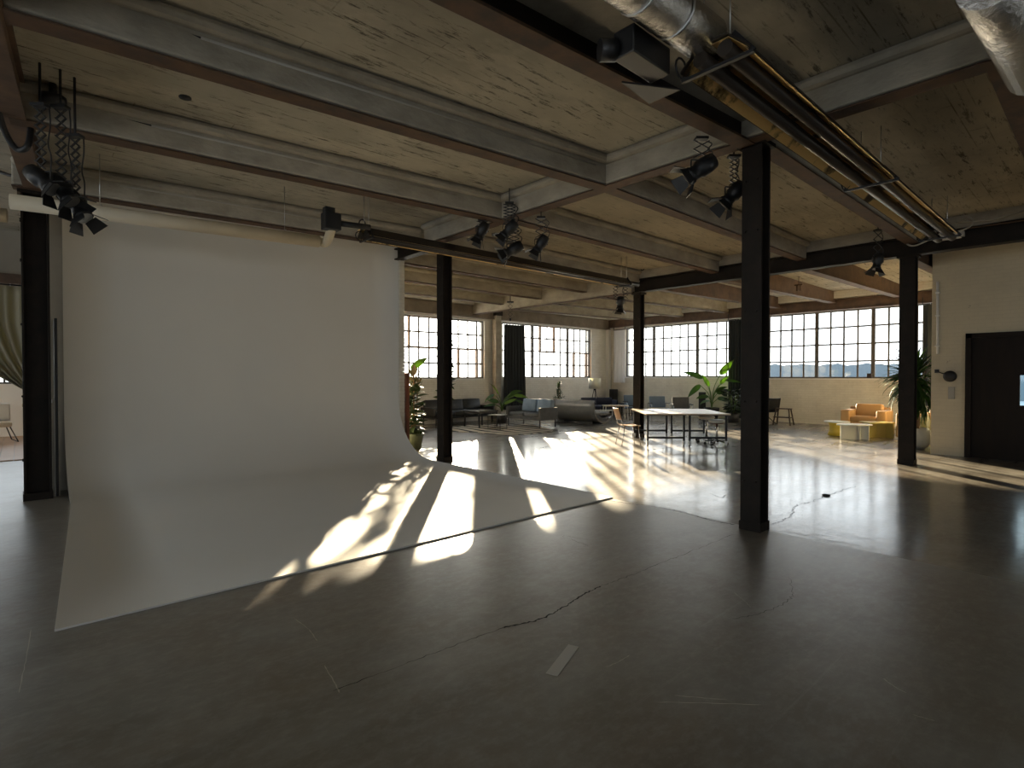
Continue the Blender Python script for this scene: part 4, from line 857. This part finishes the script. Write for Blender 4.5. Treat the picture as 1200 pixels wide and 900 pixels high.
# low table and lounge chairs behind the worktables
q = dep(721, 491, 19.6); lt = thing('low_table', 'low pale wooden table on white wire legs left of the far column', 'table', (q.x, q.y, 0), AZ - R(90))
MB().box((0, 0, .50), (.85, .6, .03)).build('table_top', M_TABW, lt, .005)
for x in (-.38, .38):
    for y in (-.26, .26): MB().tube([(x, y, .49), (x * 1.06, y * 1.06, 0)], .012, 6).build('leg', M_WHITE, lt)
def sling(loc, rz, label, m, arms=True):
    o = thing('lounge_chair', label, 'chair', loc, rz)            # faces +y... back at -y
    MB().box((0, .05, .38), (.56, .55, .07), 0, R(6)).build('seat', m, o, .02); MB().box((0, -.26, .64), (.56, .07, .40), 0, R(12)).build('backrest', m, o, .02)
    for s in (-1, 1):
        MB().tube([(s * .31, .30, 0), (s * .31, .28, .56), (s * .31, -.30, .60), (s * .31, -.34, 0)], .012, 6).build('leg', M_CHROME, o)
        if arms: MB().box((s * .31, 0, .60), (.05, .5, .025)).build('armrest', M_BLACK, o)
    return o
for px, fwd, rz, lb, m in ((742, 20.6, AZ - R(90) + R(185), 'low blue-grey lounge chair partly hidden behind the far column', M_BLUEC), (772, 19.4, AZ - R(90) + R(178), 'low blue-grey lounge chair showing above the worktable between column and banana plant', M_BLUEC), (799, 18.6, AZ - R(90) + R(172), 'low dark lounge chair just above the worktable left of the loudspeaker', M_GREYF)):
    q = dep(px, 490, fwd); sling((q.x, q.y, 0), rz, lb, m)
q = dep(733, 482, 21.8); o = thing('ottoman', 'dark square ottoman behind the low pale table', 'ottoman', (q.x, q.y, 0), AZ); pad(None, (0, 0, .40), (.6, .5, .16), 'cushion', M_LEATHER, o); [MB().box((x, y, .16), (.03, .03, .32)).build('leg', M_BLACK, o) for x in (-.24, .24) for y in (-.2, .2)]
# black shell chair and step stool by the window wall
q = dep(899, 495, 17.9); bc = thing('shell_chair', 'black shell chair on crossed wooden legs against the cream wall', 'chair', (q.x, q.y, 0), AZ - R(75))
rows = []
for i in range(9):
    t = i / 8; y = .26 - .5 * min(1, t / .5) if t < .5 else -.24 - .10 * (t - .5) * 2; z = .40 + (0 if t < .5 else (t - .5) * 2 * .44); rows.append([((.25 - .03 * t) * (j / 6 * 2 - 1), y, z + .05 * (j / 6 * 2 - 1) ** 2 * (1 if t < .5 else .2)) for j in range(7)])
MB().sheet(rows, .03).build('seat_shell', M_LEATHER, bc)
for k in range(4):
    a = R(45 + 90 * k); MB().tube([(0, 0, .38), (.05 * math.cos(a), .05 * math.sin(a), .2), (.27 * math.cos(a), .27 * math.sin(a), 0)], .014, 6).build('leg', M_BLACK, bc)
q = dep(915, 496, 17.3); ss = thing('step_stool', 'dark brown wooden step stool against the cream wall right of the black chair', 'stool', (q.x + .2, q.y, 0), R(92))
MB().box((0, 0, .52), (.46, .24, .03)).build('step', M_DKWOOD, ss, .004); MB().box((0, .05, .25), (.50, .30, .026)).build('step', M_DKWOOD, ss, .004)
for x in (-1, 1):
    for y in (-1, 1): MB().bar((x * .19, y * .09, .51), (x * .26, y * .17, 0), .035, .03).build('leg', M_DKWOOD, ss)
    MB().bar((x * .235, -.12, .25), (x * .235, .14, .25), .03, .025).build('side_rail', M_DKWOOD, ss)

# tan armchairs
def armchair(loc, rz, label, W=1.04, D=.86, hb=.80):
    o = thing('armchair', label, 'chair', loc, rz)      # faces -x; origin centre on the floor
    pad(None, (0, 0, .20), (D, W - .1, .28), 'base', M_TAN, o, .03); pad(None, (-.06, 0, .40), (D - .16, W - .42, .18), 'seat_cushion', M_TAN, o, .06)
    MB().box((D / 2 - .15, 0, .57), (.24, W - .40, .46), 0, 0, R(8)).build('back_cushion', M_TAN, o, .06, 3); pad(None, (D / 2 - .04, 0, .42), (.10, W - .06, .60), 'back_panel', M_TAN, o, .03)
    for s in (-1, 1): pad(None, (-.03, s * (W / 2 - .11), .36), (D - .05, .22, .58), 'armrest', M_TAN, o, .035)
    for x in (-.36, .36):
        for y in (-.42, .42): MB().box((x, y, .03), (.05, .05, .06)).build('foot', M_BLACK, o)
    return o
armchair((16.92, 4.52, 0), R(2), 'tan leather armchair facing the room below the long window')
armchair((16.35, 3.18, 0), R(-92), 'second tan leather armchair half hidden by the right column and white pot', 1.0, .86, .64)
# sculptural side tables
yt = thing('side_table', 'small table with curved yellow base and white top, leftmost of three beside the armchair', 'table', (16.0, 4.96, 0)); 
MB().extrude([(.30 * math.cos(a) * (1), .30 * math.sin(a), .34) for a in [2 * math.pi * k / 28 for k in range(28)]], (0, 0, .03)).build('table_top', M_OFFW, yt)
MB().lathe([(.22, 0), (.18, .1), (.17, .2), (.20, .34)], n=24).build('base', M_YEL, yt)
wt2 = thing('side_table', 'pale grey panel-legged table with oval white top in front of the armchair', 'table', (15.22, 4.33, 0), R(-42))
MB().extrude([(.42 * math.cos(a), .24 * math.sin(a), .35) for a in [2 * math.pi * k / 32 for k in range(32)]], (0, 0, .028)).build('table_top', M_OFFW, wt2)
MB().box((-.12, .02, .175), (.42, .03, .35)).build('panel_leg', M_OFFW, wt2); MB().box((.22, -.04, .175), (.20, .03, .35), R(-50)).build('panel_leg', M_OFFW, wt2)
MB().box((.10, .03, .175), (.03, .2, .35)).build('panel_leg', M_OFFW, wt2)
ot = thing('side_table', 'olive-yellow table on angled panels between white table and armchair', 'table', (16.1, 4.08, 0), R(-42))
MB().box((0, 0, .385), (.66, .40, .03)).build('table_top', M_OLIVE, ot, .004); MB().box((-.12, .06, .185), (.40, .03, .37), R(12)).build('panel_leg', M_OLIVE, ot); MB().box((.26, -.02, .185), (.03, .34, .37), R(12)).build('panel_leg', M_OLIVE, ot)
MB().box((.1, .08, .185), (.3, .03, .37), R(-20)).build('panel_leg', M_OLIVE, ot)
# glass jug
q = dep(1084, 500, 12.7); vs_ = thing('glass_vase', 'tall clear glass vase standing behind the white yucca pot', 'vase', (q.x, q.y, 0))
MB().lathe([(.0, .005), (.13, .005), (.15, .2), (.14, .5), (.06, .66), (.045, .72), (.045, .84), (.055, .86), (.05, .86), (.04, .84), (.04, .72), (.055, .66), (.135, .5), (.145, .2), (.125, .02), (0, .02)], n=20).build('vessel', M_VASE, vs_)

# left-room chair
q = dep(3, 515, 13.2); lc = thing('sled_chair', 'white cushioned chair with black sled legs in the curtained room', 'chair', (-.52, 17.35, .02), R(10))
pad(None, (0, 0, .42), (.66, .62, .12), 'seat_cushion', mat('cream_cushion', (.66, .58, .46), .8), lc); MB().box((.06, .30, .68), (.66, .13, .42), 0, R(-8)).build('back_cushion', M_WHITE, lc, .04, 3)
for s in (-1, 1): MB().tube([(s * .30, -.22, .36), (s * .42, -.34, .02), (s * .42, .34, .02), (s * .30, .22, .36)], .012, 6).build('sled_leg', M_BLACK, lc)

# ------------------------------------------------------------------ plants
def leaf_mesh(name, L, Wd, m, droop=.25, fold=.12, tip=1.0, n=7, base=.15, twist=0):
    # leaf along +x starting at 0, curving down
    rows = []; x = 0; z = 0; a = 0
    for i in range(n + 1):
        t = i / n; wv = Wd * (math.sin(math.pi * (base + (1 - base) * t) ** tip)) if 0 < i < n else Wd * (.08 if i == n else math.sin(math.pi * base ** tip) * .6)
        rows.append([(x, wv * s, z - abs(s) * wv * fold * 2 + (.0)) for s in (-.5, -.25, 0, .25, .5)])
        a = -droop * 2 * t; x += L / n * math.cos(a); z += L / n * math.sin(a)
    return MB().sheet(rows, .003).mesh(name, m)
def leaf_at(me, parent, p, az, el, roll=0, sc=1.0):
    M = Matrix.Translation(p) @ Matrix.Rotation(az, 4, 'Z') @ Matrix.Rotation(-el, 4, 'Y') @ Matrix.Rotation(roll, 4, 'X') @ Matrix.Scale(sc, 4)
    return put(me, 'leaf', parent, M)
def pot(parent, prof, m, soilz, soilr): MB().lathe(prof, n=28).build('pot', m, parent); MB().lathe([(0, soilz - .01), (soilr, soilz - .01), (soilr, soilz), (0, soilz)], n=20).build('soil', M_SOIL, parent)
# rubber fig
q = at(489.5, 526.5); fg = thing('rubber_fig', 'potted rubber fig with dark leaves in a green pot by the end of the backdrop', 'plant', (q.x, q.y + .15, 0))
pot(fg, [(0, 0), (.15, 0), (.20, .28), (.21, .33), (.195, .33), (.185, .28), (0, .28)], M_POTG, .30, .186)
lA = leaf_mesh('leaf', .28, .14, M_LFIG, .25); lB = leaf_mesh('leaf', .24, .12, M_LFIGN, .15); lC = leaf_mesh('leaf', .30, .14, M_LFIG, .5)
for k, (dx, dy, hh) in enumerate(((0, 0, 1.62), (.13, .03, 1.42), (-.10, .06, 1.30), (.05, .15, 1.1))):
    MB().tube(smoothpts([(0, 0, .28), (dx * .6, dy, .7), (dx, dy * 1.3, hh)], 4), .014, 6).build('stem', M_TRUNK, fg)
    nl = 30 if k == 0 else 22
    for j in range(nl):
        t = (j + .5) / nl; z = .36 + (hh - .34) * t; az = j * 2.4 + k; el = R(-15 + 75 * t + rnd.uniform(-15, 15)); f_ = min(1, (z - .28) / (hh - .28))
        leaf_at(lB if t > .84 else (lA if j % 3 else lC), fg, (dx * f_, dy * 1.3 * f_, z), az, el, rnd.uniform(-.6, .6), rnd.uniform(.85, 1.12))
lbig = leaf_mesh('leaf', .46, .17, M_LBRI, .25); MB().tube(smoothpts([(0, 0, .4), (-.03, .05, 1.2), (-.02, .06, 1.72)], 4), .010, 6).build('stem', M_STEM, fg)
leaf_at(lbig, fg, (-.04, .06, 1.72), AZ - R(90), R(38), R(70), .95)
# slender tree behind the column, whose leaves throw the dappled shade on the backdrop floor
tt = thing('slender_tree', 'tall slender potted tree almost hidden behind the column at the backdrop corner', 'plant', (9.14, 13.02, 0))
pot(tt, [(0, 0), (.14, 0), (.18, .34), (.17, .34), (.16, .3), (0, .3)], M_POTD, .32, .16)
MB().tube(smoothpts([(0, 0, .3), (.03, .02, 1.2), (0, .03, 2.0), (.02, 0, 2.75)], 4), .018, 6).build('trunk', M_TRUNK, tt)
lT = leaf_mesh('leaf', .27, .13, M_LFIG, .35)
for j in range(105):
    t = (j + .5) / 105; a = j * 2.4; leaf_at(lT, tt, (.03 * math.cos(a), .03 * math.sin(a), .9 + 1.9 * t), a, R(rnd.uniform(-45, 60)), rnd.uniform(-.8, .8), rnd.uniform(.8, 1.25))
# banana plant
q = dep(838, 485, 19.6); bn = thing('banana_plant', 'tall banana plant with bright arching leaves before the long window', 'plant', (q.x - .25, q.y, 0))
pot(bn, [(0, 0), (.2, 0), (.26, .4), (.27, .44), (.25, .44), (.24, .38), (0, .38)], M_POTD, .40, .24)
me1 = leaf_mesh('leaf', .75, .26, M_LBAN, .35, .1, .8, 9); me2 = leaf_mesh('leaf', .75, .25, M_LBRI, .25, .1, .8, 9); me3 = leaf_mesh('leaf', .55, .26, M_LBAN, .6, .1, .8, 9)
def frond(p, tx, tz, out, me, el, roll=0, sc=1.0):
    # stalk rises from the pot to (tx along the picture right, tz up), the leaf continues from there
    e = RT * tx + FW * out; e = Vector((e.x, e.y, tz)); MB().tube(smoothpts([(0, 0, .38), (e.x * .25, e.y * .25, .38 + (tz - .38) * .6), e], 5), .013, 6).build('stem', M_STEM, p)
    az = math.atan2(RT.y * (1 if tx >= 0 else -1), RT.x * (1 if tx >= 0 else -1)) + rnd.uniform(-.3, .3)
    leaf_at(me, p, e, az, el, roll, sc)
frond(bn, .30, 1.62, 0, me2, R(52), R(60), 1.0); frond(bn, -.28, 1.5, .1, me1, R(28), R(-50), 1.0); frond(bn, -.45, 1.25, -.1, me1, R(-38), R(-50), .85)
frond(bn, -.06, 1.2, .1, me2, R(65), R(40), .7); frond(bn, .42, 1.42, -.15, me1, R(4), R(30), .8); frond(bn, .30, 1.3, 0, me2, R(40), R(75), .6)
frond(bn, .12, .95, -.2, me1, R(25), R(50), .75); frond(bn, -.2, .85, -.2, me3, R(10), R(-40), .8); frond(bn, .25, .75, .1, me3, R(15), R(40), .9); frond(bn, .05, 1.0, -.25, me3, R(45), R(-60), .8); frond(bn, -.12, .7, -.1, me3, R(5), R(-20), .7)
q = dep(861, 488, 18.5); sh = thing('leafy_plant', 'dark bushy plant in front of the black curtain beside the banana plant', 'plant', (q.x - .1, q.y, 0))
pot(sh, [(0, 0), (.16, 0), (.2, .3), (.19, .3), (.18, .27), (0, .27)], M_POTD, .29, .18)
lD = leaf_mesh('leaf', .22, .11, mat('dark_leaf', (.018, .035, .016), .45, c2=(.012, .022, .012)), .3)
for k in range(6):
    a = k * 1.05; MB().tube([(0, 0, .28), (.16 * math.cos(a), .16 * math.sin(a), .95)], .008, 5).build('stem', M_STEM, sh)
for j in range(90):
    a = j * 2.4; t = (j + .5) / 90; leaf_at(lD, sh, ((.10 + .12 * t) * math.cos(a), (.10 + .12 * t) * math.sin(a), .33 + .72 * t), a + rnd.uniform(-.5, .5), R(-20 + 60 * t), rnd.uniform(-.7, .7), rnd.uniform(.8, 1.2))
# palm by the charcoal curtain
q = dep(588, 495, 18.2); pl = thing('leafy_plant', 'green broad-leaved plant before the charcoal curtain beside the loveseat', 'plant', (q.x, q.y, 0))
pot(pl, [(0, 0), (.15, 0), (.19, .3), (.18, .3), (.17, .27), (0, .27)], M_POTD, .29, .17)
me4 = leaf_mesh('leaf', .50, .17, M_LBRI, .4, .1, .85, 8); me5 = leaf_mesh('leaf', .48, .17, M_LBAN, .5, .1, .85, 8)
for tx, tz, out, me, el, ro in ((-.10, .95, .05, me4, 70, 20), (.30, 1.0, 0, me5, 25, 40), (.42, .92, -.1, me4, 5, 40), (-.25, .95, 0, me5, -20, -40), (.2, .85, .1, me5, 30, 60), (-.1, .7, -.15, me5, 20, -60), (.1, .65, -.2, me4, 35, 40), (.5, .75, .1, me5, -10, 30), (0, .6, -.1, me5, 60, 0), (-.2, .6, .1, me5, 10, -30)):
    frond(pl, tx, tz, out, me, R(el), R(ro), .95)
# cone shrub
q = dep(655, 489, 20.2); cs = thing('conifer_shrub', 'slim dark conifer in a pot between the loveseat and the grey tub sofa', 'plant', (q.x, q.y, 0))
pot(cs, [(0, 0), (.13, 0), (.17, .28), (.16, .28), (.15, .25), (0, .25)], M_POTD, .27, .15); MB().tube([(0, 0, .25), (0, 0, 1.3)], .015, 6).build('stem', M_TRUNK, cs)
fo = MB()
for j in range(420):
    t = rnd.random() ** .8; z = .28 + 1.05 * t; r_ = (.26 if t < .4 else max(.05, .26 - (t - .4) * .55)) * (1 - .3 * (t < .1)) * rnd.uniform(.3, 1); a = rnd.uniform(0, 6.283); c = Vector((r_ * math.cos(a), r_ * math.sin(a), z)); dv = Vector((math.cos(a), math.sin(a), rnd.uniform(.4, 1.4))).normalized() * .09; sdv = Vector((-math.sin(a), math.cos(a), 0)) * .02
    fo.add([c - sdv, c + sdv, c + dv], [(0, 1, 2)])
fo = fo.build('foliage', M_LCON, cs); fo['kind'] = 'stuff'
tipm = leaf_mesh('leaf', .07, .025, M_LBRI, .2)
for j in range(9): leaf_at(tipm, cs, (0, 0, 1.16 + .02 * j), j * 2.4, R(40), 0, 1)
# yucca
q = at(1074, 526); yu = thing('yucca', 'large yucca with long drooping leaves in a round white pot behind the right column', 'plant', (q.x + .12, q.y + .02, 0))
pot(yu, [(0, 0), (.14, 0), (.23, .10), (.265, .24), (.24, .38), (.205, .44), (.19, .44), (.21, .37), (0, .36)], M_POTW, .40, .20)
for dx, hh in ((-.05, 1.50), (.06, 1.15)): MB().tube(smoothpts([(dx * .4, 0, .36), (dx, .02, .8), (dx * 1.4, .03, hh)], 4), [.055] * 4 + [.045] * 5, 9).build('trunk', M_TRUNK, yu)
y1 = leaf_mesh('leaf', .66, .075, M_LYUC, .75, .2, .7, 8); y2 = leaf_mesh('leaf', .62, .07, M_LYUC, .35, .2, .7, 8); y3 = leaf_mesh('leaf', .52, .065, leaf_material('yucca_leaf_light', (.12, .24, .04), (.09, .18, .03), .5), .3, .2, .7, 8)
for (cx, cy, cz, nl) in ((-.07, .03, 1.52, 125), (.08, .03, 1.16, 95)):
    for j in range(nl):
        t = j / nl; a = j * 2.399; el = R(-48 + 130 * t + rnd.uniform(-8, 8)); me = y1 if t < .62 else (y2 if t < .9 else y3)
        if yu.location.y + cy + .52 * math.sin(a) * math.cos(el) < 2.55 and yu.location.x + .5 * math.cos(a) > 13.45: el = max(el, R(40)) if math.cos(a) > -.7 else el; a = -a if math.sin(a) < -.5 else a
        leaf_at(me, yu, (cx, cy, cz - .22 + .35 * t), a, el, rnd.uniform(-.3, .3), rnd.uniform(.8, 1.15) * (1.1 if cz > 1.2 else .9))
